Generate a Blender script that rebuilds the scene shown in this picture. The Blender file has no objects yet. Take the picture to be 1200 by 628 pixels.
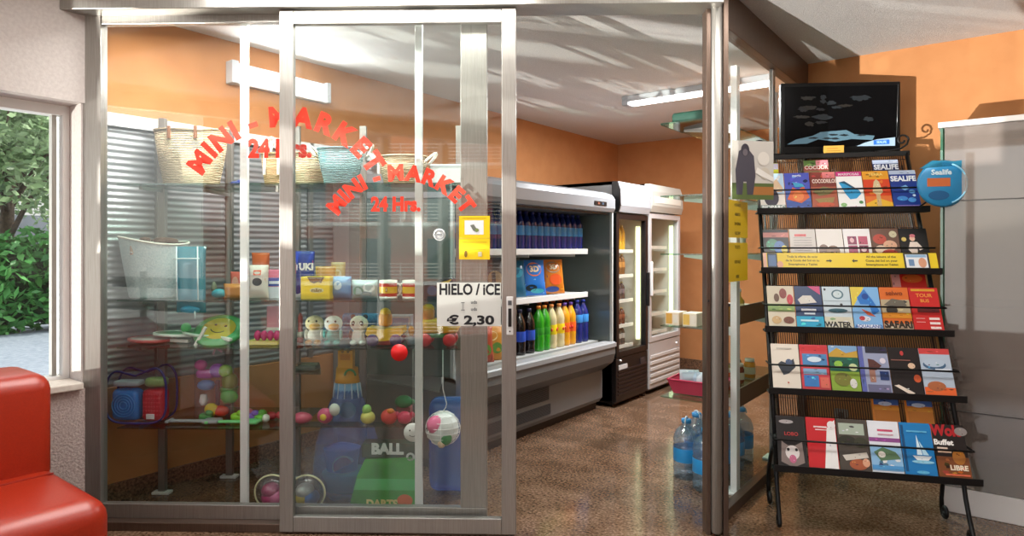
import bpy, bmesh, math, random
from math import sin, cos, pi, radians, atan, atan2, sqrt
from mathutils import Vector, Matrix

random.seed(7)
SC = bpy.context.scene
COL = SC.collection
# ------------------------------------------------------------------ camera
EYE = 1.4
FOC = 761.0                      # focal length in pixels of the 1200x628 frame
TH = atan(580 / FOC)             # the camera looks this far left of +Y
CT, ST = cos(TH), sin(TH)
HOR = 292
cd = bpy.data.cameras.new('camera')
cam = bpy.data.objects.new('camera', cd)
COL.objects.link(cam)
cam.location = (0, 0, EYE)
cam.rotation_euler = (pi / 2, 0, TH)
cd.sensor_width = 36
cd.lens = 36 * FOC / 1200
cd.shift_y = -(314 - HOR) / 1200
cd.clip_start = 0.02
cd.clip_end = 300
SC.camera = cam

# ------------------------------------------------------------------ world, sun, lamps, exposure
SC.view_settings.view_transform = 'Standard'
SC.view_settings.look = 'None'
SC.view_settings.gamma = 1
SC.view_settings.use_curve_mapping = False
SC.view_settings.exposure = 0.0
w = bpy.data.worlds.new('sky')
SC.world = w
w.use_nodes = True
nt = w.node_tree
bg = nt.nodes['Background']
sky = nt.nodes.new('ShaderNodeTexSky')
sky.sky_type = 'NISHITA'
sky.sun_disc = False
sky.sun_elevation = radians(38)
sky.sun_rotation = radians(8)
mixn = nt.nodes.new('ShaderNodeMix')
mixn.data_type = 'RGBA'
mixn.inputs[0].default_value = 0.75
mixn.inputs[7].default_value = (6.2, 6.0, 5.7, 1)
nt.links.new(sky.outputs[0], mixn.inputs[6])
nt.links.new(mixn.outputs[2], bg.inputs[0])
bg.inputs[1].default_value = 0.37


def lamp(name, kind, loc, energy, col=(1, 1, 1), rot=None, size=None, size_y=None, aim=None):
    d = bpy.data.lights.new(name, kind)
    d.energy = energy
    d.color = col
    o = bpy.data.objects.new(name, d)
    o.location = loc
    if rot:
        o.rotation_euler = rot
    if aim is not None:
        o.rotation_euler = (Vector(aim) - Vector(loc)).to_track_quat('-Z', 'Y').to_euler()
    if kind == 'AREA':
        d.shape = 'RECTANGLE'
        d.size = size
        d.size_y = size_y or size
    elif kind == 'SUN':
        d.angle = size
    else:
        d.shadow_soft_size = size
    COL.objects.link(o)
    return o


# the sun, high over the far side of the building; it lights the street and the block across the terrace
lamp('sun', 'SUN', (3, 22, 20), 4.5, (1, .95, .86), size=radians(.6), aim=(0, 0, 0))
# the sun's glint off a windscreen in the street, shining up through the garden window
GL = (-8.0, -4.6, .06)
gl = lamp('street_glint', 'SPOT', GL, 5000, (1, .95, .88), size=.05, aim=(-3.7, .45, 1.45))
gl.data.spot_size = radians(48)
gl.data.spot_blend = .3
# a second glint, off the pool below the terrace, coming in through the open entrance
g2 = lamp('pool_glint', 'SPOT', (-3.5, -13.0, -2.6), 22000, (1, .96, .9), size=.05, aim=(-1.9, 3.8, 2.7))
g2.data.spot_size = radians(30)
g2.data.spot_blend = .2
# added fill lamps under the lobby ceiling, out of view before glass front and rack
lamp('lobby_fill_lamp', 'AREA', (-2.35, 1.85, 2.70), 42, (1, .97, .93), size=1.6, size_y=.25, rot=(0, 0, radians(35.7)))
lamp('lobby_fill_lamp', 'AREA', (-.45, 2.95, 2.70), 20, (1, .97, .93), size=1.2, size_y=.25, rot=(0, 0, radians(35.7)))

# ------------------------------------------------------------------ measuring
E = Vector((2.559, 1.84)).normalized()      # along the glass front, left to right
MN = Vector((-E.y, E.x))                    # through the glass, into the shop
P0 = Vector((-3.706, 1.32))
ROT = atan2(E.y, E.x)


def ray(px):
    k = (px - 600) / FOC
    return Vector((CT * k - ST, ST * k + CT))


def front(px, t):                           # distance along the glass front and camera depth, for a plane t behind the glass
    d = ray(px)
    Z = (t + P0.dot(MN)) / d.dot(MN)
    return ((d * Z) - P0).dot(E), Z


def zat(py, Z):
    return EYE - (py - HOR) * Z / FOC


def pos(s, t, z=0):
    p = P0 + E * s + MN * t
    return Vector((p.x, p.y, z))


def on_x(px, X):
    d = ray(px)
    Z = X / d.x
    return d.y * Z, Z


def on_y(px, Y):
    d = ray(px)
    Z = Y / d.y
    return d.x * Z, Z


# ------------------------------------------------------------------ materials
def lin(h):
    h = h.lstrip('#')
    r = [int(h[i:i + 2], 16) / 255 for i in (0, 2, 4)]
    return tuple((c / 12.92 if c <= .04045 else ((c + .055) / 1.055) ** 2.4) for c in r) + (1,)


MATS = {}


def C(col, rough=.5, metal=0, spec=.5, emit=0, coat=0, sub=0):
    key = (col, rough, metal, spec, emit, coat, sub)
    if key in MATS:
        return MATS[key]
    m = bpy.data.materials.new('paint_' + col.strip('#'))
    m.use_nodes = True
    b = m.node_tree.nodes['Principled BSDF']
    b.inputs['Base Color'].default_value = lin(col)
    b.inputs['Roughness'].default_value = rough
    b.inputs['Metallic'].default_value = metal
    b.inputs['Specular IOR Level'].default_value = spec
    if coat:
        b.inputs['Coat Weight'].default_value = coat
        b.inputs['Coat Roughness'].default_value = .08
    if emit:
        b.inputs['Emission Color'].default_value = lin(col)
        b.inputs['Emission Strength'].default_value = emit
    MATS[key] = m
    return m


def tex(name, c1, c2, scale=20, rough=.6, bump=.2, kind='noise', metal=0, stretch=(1, 1, 1), detail=4, dist=.01, lo=.35, hi=.65, spec=.5, coat=0):
    """two colours mixed by a noise or a wave, the same texture as bump"""
    m = bpy.data.materials.new(name)
    m.use_nodes = True
    t = m.node_tree
    b = t.nodes['Principled BSDF']
    tc = t.nodes.new('ShaderNodeTexCoord')
    mp = t.nodes.new('ShaderNodeMapping')
    mp.inputs['Scale'].default_value = stretch
    t.links.new(tc.outputs['Object'], mp.inputs[0])
    if kind == 'noise':
        n = t.nodes.new('ShaderNodeTexNoise')
        n.inputs['Scale'].default_value = scale
        n.inputs['Detail'].default_value = detail
    else:
        n = t.nodes.new('ShaderNodeTexWave')
        n.inputs['Scale'].default_value = scale
        n.inputs['Distortion'].default_value = 2.5
        n.inputs['Detail Scale'].default_value = 3
        n.bands_direction = kind
    t.links.new(mp.outputs[0], n.inputs[0])
    fac = n.outputs[0] if kind == 'noise' else n.outputs['Fac']
    r = t.nodes.new('ShaderNodeValToRGB')
    r.color_ramp.elements[0].position = lo
    r.color_ramp.elements[1].position = hi
    r.color_ramp.elements[0].color = lin(c1)
    r.color_ramp.elements[1].color = lin(c2)
    t.links.new(fac, r.inputs[0])
    t.links.new(r.outputs[0], b.inputs['Base Color'])
    b.inputs['Roughness'].default_value = rough
    b.inputs['Metallic'].default_value = metal
    b.inputs['Specular IOR Level'].default_value = spec
    if coat:
        b.inputs['Coat Weight'].default_value = coat
        b.inputs['Coat Roughness'].default_value = .1
    if bump:
        bp = t.nodes.new('ShaderNodeBump')
        bp.inputs['Strength'].default_value = bump
        bp.inputs['Distance'].default_value = dist
        t.links.new(fac, bp.inputs['Height'])
        t.links.new(bp.outputs[0], b.inputs['Normal'])
    return m


def pane(name, tint='#f4fbf8', base=.04, grazing=.85, rough=0.0, body=0, bodycol='#ffffff'):
    """thin glass or clear film: transparent, with a mirror that grows towards grazing angles, and some milky body"""
    m = bpy.data.materials.new(name)
    m.use_nodes = True
    t = m.node_tree
    t.nodes.remove(t.nodes['Principled BSDF'])
    out = t.nodes['Material Output']
    tr = t.nodes.new('ShaderNodeBsdfTransparent')
    tr.inputs[0].default_value = lin(tint)
    gs = t.nodes.new('ShaderNodeBsdfGlossy')
    gs.inputs['Roughness'].default_value = rough
    lw = t.nodes.new('ShaderNodeLayerWeight')
    pw = t.nodes.new('ShaderNodeMath')
    pw.operation = 'POWER'
    pw.inputs[1].default_value = 5
    ma = t.nodes.new('ShaderNodeMath')
    ma.operation = 'MULTIPLY_ADD'
    ma.inputs[1].default_value = grazing
    ma.inputs[2].default_value = base
    t.links.new(lw.outputs['Facing'], pw.inputs[0])
    t.links.new(pw.outputs[0], ma.inputs[0])
    mx = t.nodes.new('ShaderNodeMixShader')
    t.links.new(ma.outputs[0], mx.inputs[0])
    last = tr
    if body:
        df = t.nodes.new('ShaderNodeBsdfDiffuse')
        df.inputs[0].default_value = lin(bodycol)
        mb = t.nodes.new('ShaderNodeMixShader')
        mb.inputs[0].default_value = body
        t.links.new(tr.outputs[0], mb.inputs[1])
        t.links.new(df.outputs[0], mb.inputs[2])
        last = mb
    t.links.new(last.outputs[0], mx.inputs[1])
    t.links.new(gs.outputs[0], mx.inputs[2])
    t.links.new(mx.outputs[0], out.inputs[0])
    return m


def tiles():
    m = bpy.data.materials.new('granite_tiles')
    m.use_nodes = True
    t = m.node_tree
    b = t.nodes['Principled BSDF']
    tc = t.nodes.new('ShaderNodeTexCoord')
    br = t.nodes.new('ShaderNodeTexBrick')
    br.offset = 0
    br.inputs['Scale'].default_value = 1
    br.inputs['Brick Width'].default_value = .6
    br.inputs['Row Height'].default_value = .4
    br.inputs['Mortar Size'].default_value = .0015
    br.inputs['Color1'].default_value = (.72, .72, .72, 1)
    br.inputs['Color2'].default_value = (1.08, 1.02, .98, 1)
    br.inputs['Mortar'].default_value = (.55, .5, .45, 1)
    n1 = t.nodes.new('ShaderNodeTexNoise')
    n1.inputs['Scale'].default_value = 70
    n1.inputs['Detail'].default_value = 6
    n2 = t.nodes.new('ShaderNodeTexNoise')
    n2.inputs['Scale'].default_value = 5
    n2.inputs['Detail'].default_value = 5
    mm = t.nodes.new('ShaderNodeMath')
    mm.operation = 'MULTIPLY_ADD'
    mm.inputs[1].default_value = .7
    ad = t.nodes.new('ShaderNodeMath')
    ad.operation = 'MULTIPLY'
    ad.inputs[1].default_value = .30
    for n in (br, n1, n2):
        t.links.new(tc.outputs['Object'], n.inputs['Vector'])
    t.links.new(n2.outputs[0], ad.inputs[0])
    t.links.new(n1.outputs[0], mm.inputs[0])
    t.links.new(ad.outputs[0], mm.inputs[2])
    r = t.nodes.new('ShaderNodeValToRGB')
    e = r.color_ramp.elements
    e[0].position = .36
    e[0].color = lin('#46301f')
    e[1].position = .64
    e[1].color = lin('#8c7563')
    k = e.new(.5)
    k.color = lin('#6a5442')
    t.links.new(mm.outputs[0], r.inputs[0])
    mx = t.nodes.new('ShaderNodeMix')
    mx.data_type = 'RGBA'
    mx.blend_type = 'MULTIPLY'
    mx.inputs[0].default_value = 1
    t.links.new(r.outputs[0], mx.inputs[6])
    t.links.new(br.outputs[0], mx.inputs[7])
    t.links.new(mx.outputs[2], b.inputs['Base Color'])
    b.inputs['Roughness'].default_value = .13
    return m


ALU = tex('brushed_aluminium', '#98958f', '#a6a39d', 12, .36, .03, metal=.75, stretch=(30, 30, .6))
ALUB = tex('brown_and_shaded_aluminium', '#5d4c42', '#6b594d', 12, .35, .02, metal=.6, stretch=(30, 30, .6))  # brown metal; also carries the post's reflected brown and the bulkhead's shade
WHITEA = C('#e2e2e0', .35)
ORANGE = tex('orange_plaster', '#b47a4a', '#bb8150', 6, .85, .12, dist=.004)
GREYP = tex('grey_plaster', '#b9b0ac', '#c2bab5', 60, .9, .3, dist=.004)
STUCCO = tex('rough_stucco', '#a59590', '#bcaca5', 90, .95, .8, dist=.01)
CEIL = tex('stippled_ceiling', '#c5c2c0', '#d8d6d4', 160, .95, .6, dist=.006)
FLOOR = tiles()
GRAN = tex('speckled_granite', '#3b2a20', '#8a6a52', 70, .3, .0, detail=8)
GLASS = pane('window_glass', tint='#fbfdfc', base=.045)
SIDEGLASS = pane('side_glass', tint='#fbfdfc', base=.03, grazing=.3)
SHELFG = pane('shelf_glass', tint='#cfe6dc', base=.10, grazing=.7)
CABG = pane('cabinet_glass', tint='#cfc8c4', base=.09, grazing=.6, rough=.03, body=.40, bodycol='#a2968e')
MINT = pane('green_glass', tint='#7cc0a0', base=.12, body=.25, bodycol='#7fc4a4')
CLEAR = pane('clear_film', tint='#f6f8fc', base=.06, rough=.05, body=.03, bodycol='#dfe8f2')
BLUENET = pane('blue_net', tint='#d4e2fc', base=.04, rough=.2, body=.26, bodycol='#7fb0ff')
BLUEVINYL = pane('blue_vinyl', tint='#9fbef0', base=.05, rough=.15, body=.34, bodycol='#6fa8f4')
PETB = pane('pet_plastic', tint='#dcebf6', base=.12, rough=.05, body=.16, bodycol='#bcdcf0')
STEEL = C('#c9c9c9', .25, 1)
BLACK = C('#101010', .4)
IRON = C('#0c0b0b', .45, .3)
WHITE = C('#efefee', .5)
RED = C('#e2341c', .45)


# ------------------------------------------------------------------ mesh building
TEXTS = {}


def textmesh(s, bold=0.0, space=1.0):
    key = (s, bold, space)
    if key not in TEXTS:
        cu = bpy.data.curves.new('t', 'FONT')
        cu.body = s
        cu.align_x = 'CENTER'
        cu.align_y = 'CENTER'
        cu.offset = bold
        cu.space_character = space
        cu.resolution_u = 3
        o = bpy.data.objects.new('t', cu)
        me = bpy.data.meshes.new_from_object(o)
        vs = [(v.co.x, v.co.y) for v in me.vertices]
        fs = [tuple(p.vertices) for p in me.polygons]
        bpy.data.objects.remove(o)
        bpy.data.curves.remove(cu)
        bpy.data.meshes.remove(me)
        TEXTS[key] = (vs, fs)
    return TEXTS[key]


class MB:
    def __init__(self, xf=None):
        self.v, self.f, self.mi, self.sm, self.mats = [], [], [], [], []
        self.xf = xf

    def slot(self, m):
        if m not in self.mats:
            self.mats.append(m)
        return self.mats.index(m)

    def add(self, vs, fs, m, smooth=False, xf=None):
        o = len(self.v)
        i = self.slot(m)
        for p in vs:
            p = Vector(p)
            if xf is not None:
                p = xf @ p
            if self.xf is not None:
                p = self.xf @ p
            self.v.append(p)
        for q in fs:
            self.f.append([k + o for k in q])
            self.mi.append(i)
            self.sm.append(smooth)
        return self

    def box(self, c, s, m, bev=0, seg=2, xf=None, smooth=None):
        x, y, z = [k / 2 for k in s]
        if not bev:
            vs = [(c[0] + a * x, c[1] + b * y, c[2] + d * z) for a in (-1, 1) for b in (-1, 1) for d in (-1, 1)]
            return self.add(vs, [(0, 1, 3, 2), (4, 6, 7, 5), (0, 4, 5, 1), (2, 3, 7, 6), (0, 2, 6, 4), (1, 5, 7, 3)], m, False, xf)
        bm = bmesh.new()
        bmesh.ops.create_cube(bm, size=1)
        for q in bm.verts:
            q.co = Vector((q.co.x * s[0], q.co.y * s[1], q.co.z * s[2]))
        bmesh.ops.bevel(bm, geom=list(bm.edges), offset=min(bev, min(s) * .49), segments=seg, profile=.5, affect='EDGES')
        bm.verts.ensure_lookup_table()
        vs = [q.co + Vector(c) for q in bm.verts]
        fs = [[q.index for q in f.verts] for f in bm.faces]
        bm.free()
        return self.add(vs, fs, m, (bev > .008) if smooth is None else smooth, xf)

    def span(self, a, b, m, bev=0, xf=None):
        return self.box([(a[i] + b[i]) / 2 for i in range(3)], [abs(b[i] - a[i]) for i in range(3)], m, bev, 2, xf)

    def lathe(self, prof, m, c=(0, 0, 0), n=20, sx=1, sy=1, xf=None, smooth=True, caps=True):
        vs, fs = [], []
        for r, z in prof:
            for i in range(n):
                a = 2 * pi * i / n
                vs.append((c[0] + r * cos(a) * sx, c[1] + r * sin(a) * sy, c[2] + z))
        for j in range(len(prof) - 1):
            for i in range(n):
                k = (i + 1) % n
                fs.append((j * n + i, j * n + k, (j + 1) * n + k, (j + 1) * n + i))
        if caps:
            fs.append(tuple(reversed(range(n))))
            fs.append(tuple(range((len(prof) - 1) * n, len(prof) * n)))
        return self.add(vs, fs, m, smooth, xf)

    def ball(self, c, r, m, n=14, xf=None):
        if not isinstance(r, (tuple, list)):
            r = (r, r, r)
        k = max(6, n // 2)
        prof = [(max(sin(pi * j / k), .001), -cos(pi * j / k)) for j in range(k + 1)]
        vs, fs = [], []
        for q, z in prof:
            for i in range(n):
                a = 2 * pi * i / n
                vs.append((c[0] + r[0] * q * cos(a), c[1] + r[1] * q * sin(a), c[2] + r[2] * z))
        for j in range(k):
            for i in range(n):
                b = (i + 1) % n
                fs.append((j * n + i, j * n + b, (j + 1) * n + b, (j + 1) * n + i))
        return self.add(vs, fs, m, True, xf)

    def tube(self, pts, r, m, n=8, closed=False, xf=None, flat=1.0):
        pts = [Vector(p) for p in pts]
        N = len(pts)
        vs, fs = [], []
        up = None
        for i, p in enumerate(pts):
            if closed:
                d = pts[(i + 1) % N] - pts[i - 1]
            else:
                d = pts[min(i + 1, N - 1)] - pts[max(i - 1, 0)]
            d.normalize()
            if up is None:
                up = Vector((0, 0, 1)) if abs(d.z) < .9 else Vector((1, 0, 0))
            sd = d.cross(up)
            if sd.length < 1e-4:
                sd = d.cross(Vector((0, 1, 0)))
            sd.normalize()
            up = sd.cross(d).normalized()
            rr = r[i] if isinstance(r, list) else r
            for k in range(n):
                a = 2 * pi * k / n
                vs.append(p + sd * (cos(a) * rr) + up * (sin(a) * rr * flat))
        for i in range(N if closed else N - 1):
            j = (i + 1) % N
            for k in range(n):
                q = (k + 1) % n
                fs.append((i * n + k, i * n + q, j * n + q, j * n + k))
        if not closed:
            fs.append(tuple(reversed(range(n))))
            fs.append(tuple(range((N - 1) * n, N * n)))
        return self.add(vs, fs, m, True, xf)

    def prism(self, poly, y0, y1, m, xf=None):
        """polygon in the x-z plane, pulled from y0 to y1"""
        n = len(poly)
        vs = [(p[0], y0, p[1]) for p in poly] + [(p[0], y1, p[1]) for p in poly]
        fs = [tuple(range(n)), tuple(reversed(range(n, 2 * n)))]
        fs += [(i, i + n, (i + 1) % n + n, (i + 1) % n) for i in range(n)]
        return self.add(vs, fs, m, False, xf)

    def slab(self, poly, z0, z1, m, xf=None):
        n = len(poly)
        vs = [(p[0], p[1], z0) for p in poly] + [(p[0], p[1], z1) for p in poly]
        fs = [tuple(reversed(range(n))), tuple(range(n, 2 * n))]
        fs += [(i, (i + 1) % n, (i + 1) % n + n, i + n) for i in range(n)]
        return self.add(vs, fs, m, False, xf)

    def art(self, w, h, design, put, rough=.4, step=.0005):
        """printed shapes on a face w x h; put(x, y, lift) gives the 3-D point of face point x, y"""
        for k, d in enumerate(design):
            lift = min(step * (k + 1), .004) if len(design) < 9 else .004 * (k + 1) / len(design)
            if d[0] == 'r':
                x0, y0, x1, y1 = d[1:5]
                pts = [(x0, y0), (x1, y0), (x1, y1), (x0, y1)]
            elif d[0] == 'e':
                pts = [(d[1] + d[3] * cos(2 * pi * i / 18), d[2] + d[4] * sin(2 * pi * i / 18)) for i in range(18)]
            elif d[0] == 'p':
                pts = d[1]
            if d[0] == 't':
                txt, cx, cy, th = d[1:5]
                vs, fs = textmesh(txt, d[6] if len(d) > 6 else .02)
                maxw = (max(v[0] for v in vs) - min(v[0] for v in vs)) or 1
                sc = th * h / .72
                fx = d[7] if len(d) > 7 else 1
                if maxw * sc * fx > .96 * w:
                    fx = .96 * w / (maxw * sc)
                self.add([put(cx * w + v[0] * sc * fx, cy * h + v[1] * sc, lift) for v in vs], fs, C(d[5], rough))
            else:
                self.add([put(p[0] * w, p[1] * h, lift) for p in pts], [tuple(range(len(pts)))], C(d[-1], rough))
        return self

    def build(self, name, parent=None, **kw):
        me = bpy.data.meshes.new(name)
        me.from_pydata(self.v, [], self.f)
        for m in self.mats:
            me.materials.append(m)
        me.polygons.foreach_set('material_index', self.mi)
        me.polygons.foreach_set('use_smooth', self.sm)
        me.update()
        o = bpy.data.objects.new(name, me)
        COL.objects.link(o)
        o.parent = parent
        for k, q in kw.items():
            o[k] = q
        return o


def tag(o, label, cat, group=None, kind=None):
    o['label'] = label
    o['category'] = cat
    if group:
        o['group'] = group
    if kind:
        o['kind'] = kind
    return o


def thing(name, label, cat, loc=(0, 0, 0), rz=0, group=None, kind=None):
    o = bpy.data.objects.new(name, None)
    o.empty_display_size = .1
    COL.objects.link(o)
    o.location = loc
    o.rotation_euler = (0, 0, rz)
    return tag(o, label, cat, group, kind)


def one(mb, name, label, cat, loc=(0, 0, 0), rz=0, group=None, kind=None):
    """a thing that is one mesh"""
    o = mb.build(name)
    o.location = loc
    o.rotation_euler = (0, 0, rz)
    return tag(o, label, cat, group, kind)


def dup(root, label, loc, rz, group=None, scale=None):
    r = root.copy()
    COL.objects.link(r)
    r.location = loc
    r.rotation_euler = (0, 0, rz)
    if label:
        r['label'] = label
    if group:
        r['group'] = group
    if scale:
        r.scale = scale
    for ch in list(root.children):
        c = ch.copy()
        COL.objects.link(c)
        c.parent = r
        for g in ch.children:
            q = g.copy()
            COL.objects.link(q)
            q.parent = c
    return r


# ================================================================== THE SETTING
CH = 2.73
XL, XS, YB, YR = -3.95, -1.175, 7.41, 5.0      # shop's left wall, glass side, back wall, lobby's orange wall
st = lambda mb, name, label=None, cat=None: (lambda o: (o.__setitem__('kind', 'structure'), label and o.__setitem__('label', label), cat and o.__setitem__('category', cat), o)[-1])(mb.build(name))
FLR = [(-3.7, -1.2), (4, -1.2), (4, 5.12), (-1.05, 5.12), (-1.05, 7.5), (-4.05, 7.5), (-4.05, 1.1), (-3.7, 1.1)]
st(MB().slab(FLR, -.12, 0, FLOOR), 'floor', 'polished brown granite tile floor of lobby and shop', 'floor')
st(MB().slab([(-3.7, -1.2), (4, -1.2), (4, 5.12), (-1.05, 5.12), (-1.05, 7.5), (-4.05, 7.5), (-4.05, 1.1), (-3.7, 1.1)], CH, CH + .15, CEIL), 'ceiling', 'stippled white ceiling over lobby and shop', 'ceiling')
SZ0, SZ1 = .63, 2.156                          # the shuttered window band in the shop
b = MB()
b.span((XL - .1, 1.12, 0), (XL, YB + .1, SZ0), ORANGE)
b.span((XL - .1, 1.12, SZ1), (XL, YB + .1, CH), ORANGE)
b.span((XL - .1, 3.45, SZ0), (XL, YB + .1, SZ1), ORANGE)
st(b, 'wall_left', 'orange plastered side wall of the shop with shuttered windows', 'wall')
st(MB().span((XL - .1, YB, 0), (XS + .13, YB + .1, CH), ORANGE), 'wall_back', 'orange plastered back wall of the shop', 'wall')
st(MB().span((XS, YR + .12, 0), (XS + .12, YB, CH), ORANGE), 'wall_side', 'orange inner wall beyond the glass side', 'wall')
st(MB().span((XS, YR, 0), (4, YR + .12, CH), ORANGE), 'wall_right', 'orange plastered wall behind the brochure rack', 'wall')
st(MB().span((4, -1.2, 0), (4.12, 5.12, CH), GREYP), 'wall_far', 'grey plastered end wall of the lobby', 'wall')
# lobby window wall: grey above, stucco below the sill
WZ0, WZ1 = .70, 2.137
b = MB()
b.span((-3.95, -1.2, WZ1), (-3.7, 1.30, CH), GREYP)
b.span((-3.95, 1.2855, WZ0), (-3.71, 1.30, WZ1), GREYP)
b.span((-3.95, -1.2, 0), (-3.7, 1.30, WZ0), STUCCO)
b.span((-3.95, -1.2, WZ0), (-3.7, -1.0, WZ1), GREYP)
st(b, 'wall_window', 'grey plastered lobby wall around the garden window', 'wall')
# window 1: aluminium sliding window looking on the garden
wn = thing('window_1', 'aluminium sliding window looking on garden shrubs', 'window', kind='structure')
b = MB()
b.span((-3.94, -1.0, WZ1 - .05), (-3.86, 1.285, WZ1), WHITEA)
b.span((-3.94, -1.0, WZ0), (-3.86, 1.285, WZ0 + .05), WHITEA)
b.span((-3.94, 1.255, WZ0 + .05), (-3.86, 1.285, WZ1 - .05), WHITEA)
for ya, yb in ((1.215, 1.235), (.575, .705), (-.35, -.28)):
    b.span((-3.925, ya, WZ0 + .05), (-3.885, yb, WZ1 - .05), ALU)
b.build('window_frame', wn)
MB().span((-3.907, -1.0, WZ0 + .05), (-3.903, 1.255, WZ1 - .05), GLASS).build('pane', wn)
MB().span((-3.859, -1.0, WZ0), (-3.665, 1.284, WZ0 + .035), tex('sill_stone', '#c9bfb4', '#d6cdc2', 40, .5, .05), .006).build('window_sill', wn)
# roller shutters closed over the shop's windows
SHUT = C('#9c9fa1', .38, .5)
for i, (y0, y1, lb) in enumerate(((1.30, 1.757, 'closed grey roller shutter nearest the aluminium corner post'), (1.79, 2.19, 'closed grey roller shutter behind the large straw basket'),
                                  (2.22, 2.80, 'closed grey roller shutter behind the pale blue basket'), (2.83, 3.42, 'closed grey roller shutter behind the flag mugs'))):
    r = thing('window_%d' % (i + 2), lb, 'window', kind='structure')
    b = MB()
    n = 40
    hgt = (SZ1 - .07 - SZ0) / n
    vs, fs = [], []
    for k in range(n * 4 + 1):
        z = SZ0 + hgt * k / 4
        x = XL - .03 + .010 * abs(sin(pi * (k / 4)))
        vs += [(x, y0, z), (x, y1, z)]
        if k:
            j = 2 * k
            fs.append((j - 2, j - 1, j + 1, j))
    b.add(vs, fs, SHUT, True)
    b.build('shutter', r)
    b = MB()
    b.span((XL - .05, y0 - .03, SZ1 - .07), (XL + .012, y1 + .03, SZ1), WHITEA)
    b.build('head_rail', r)
    b = MB()
    b.span((XL - .05, y1, SZ0), (XL + .008, y1 + .03, SZ1 - .07), ALU)
    b.span((XL - .05, y0 - .03, SZ0), (XL - .012, y0, SZ1 - .07), ALU)
    b.build('guide_rail', r)
st(MB().span((XL, 1.4, 0), (XL + .02, YB, .10), GRAN), 'baseboard_left', 'speckled granite baseboard of the shop wall', 'baseboard')
st(MB().span((XL, YB - .02, 0), (XS, YB, .10), GRAN), 'baseboard_back', 'speckled granite baseboard of the back wall', 'baseboard')
st(MB().span((XS + .1, YR - .02, 0), (4, YR, .09), GRAN), 'baseboard_right', 'speckled granite baseboard behind the rack', 'baseboard')
# entrance behind the camera: aluminium posts and a head rail, open to the daylight
b = MB()
for x in (-3.66, -2.55, -1.05, -.35, 3.95):
    b.span((x - .04, -1.2, 0), (x + .04, -1.1, 2.55), ALU)
b.span((-3.7, -1.2, 2.6), (4, -1.1, CH), ALU)
st(MB().span((-3.7, -1.34, -.12), (4, -1.21, .42), STUCCO), 'wall_ray_block', 'added low wall out of view, blocking the lower glint rays', 'wall')  # low wall added out of view to keep the glint off lower things
st(b, 'wall_front', 'aluminium posts of the open entrance front', 'wall')

# ------------------------------------------------------------------ the glass front
sL, _ = front(100, 0)
sLr, _ = front(121, 0)
sM, _ = front(330, 0)
sO0, _ = front(540, 0)
sO1, _ = front(571, 0)
sR, ZR = front(829, 0)
DH = zat(26, 3.27)
b = MB()
b.box(((sL + sR) / 2 - .01, -.03, 2.615), (sR - sL + .12, .16, .075), ALU, .004)
b.box(((sL + sR) / 2 - .01, -.03, 2.69), (sR - sL + .12, .10, .075), ALUB)
for k in range(9):
    b.lathe([(.008, 0), (.008, .006), (.004, .009)], BLACK, n=10, xf=Matrix.Translation((sL + .05 + k * .36, -.11, 2.645)) @ Matrix.Rotation(pi / 2, 4, 'X'))
o = st(b, 'trim_1', 'aluminium header rail over the glass front with dark screws', 'header rail')
o.location = pos(0, 0)
o.rotation_euler.z = ROT
b = MB()
b.box(((sL + sO1) / 2, -.005, .022), (sO1 - sL, .12, .044), ALUB, .004)
o = st(b, 'trim_2', 'brown aluminium floor track under the glass front', 'floor track')
o.location = pos(0, 0)
o.rotation_euler.z = ROT

fx = thing('window_6', 'fixed glass panel of the shop front with red arched lettering', 'window', pos(0, 0), ROT, kind='structure')
b = MB()
b.span((sL, -.02, .044), (sLr, .035, 2.58), ALU, .003)
b.build('frame_post', fx)
b = MB()
b.span((sLr, -.015, .044), (sO1, .025, .115), ALU, .003)
b.span((sLr, -.015, 2.535), (sO1, .025, 2.58), ALU, .003)
b.build('frame_rail', fx)
b = MB()
b.span((sO0, -.015, .115), (sO1, .025, 2.535), ALU, .003)
b.build('frame_stile', fx)
MB().span((sLr, .003, .115), (sO0, .007, 2.535), GLASS).build('pane', fx)


def arc_text(mb, s, cs, cz, rad, size, m, y, spread, tilt=0, bold=.055):
    """letters along an arc, centre of the arc below"""
    widths = []
    for ch in s:
        if ch == ' ':
            widths.append(.35)
            continue
        vs, fs = textmesh(ch, bold)
        widths.append(max(v[0] for v in vs) - min(v[0] for v in vs) + .10)
    tot = sum(widths)
    a = -spread / 2
    for ch, wd in zip(s, widths):
        am = a + spread * wd / tot / 2
        a += spread * wd / tot
        if ch == ' ':
            continue
        vs, fs = textmesh(ch, bold)
        mx = (max(v[0] for v in vs) + min(v[0] for v in vs)) / 2
        out = []
        for v in vs:
            lx, lz = (v[0] - mx) * size, v[1] * size
            out.append((cs + rad * sin(am) + lx * cos(am) + lz * sin(am), y, cz + rad * cos(am) - lx * sin(am) + lz * cos(am)))
        mb.add(out, fs, m)


def line_text(mb, s, cs, cz, size, m, y, bold=.05, fx=1.0):
    vs, fs = textmesh(s, bold)
    mb.add([(cs + v[0] * size * fx, y, cz + v[1] * size) for v in vs], fs, m)


pxm = front(466, 0)[1] / FOC
b = MB()
c, Z = front(335, 0)
arc_text(b, 'MINI - MARKET', c, zat(262, Z), 125 * pxm, 31 * pxm, RED, 0, radians(122))
line_text(b, '24 Hrs.', front(328, 0)[0], zat(175, Z), 29 * pxm, RED, 0, fx=.86)
b.build('lettering', fx, label='large red arched MINI - MARKET 24 Hrs. lettering')

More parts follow.
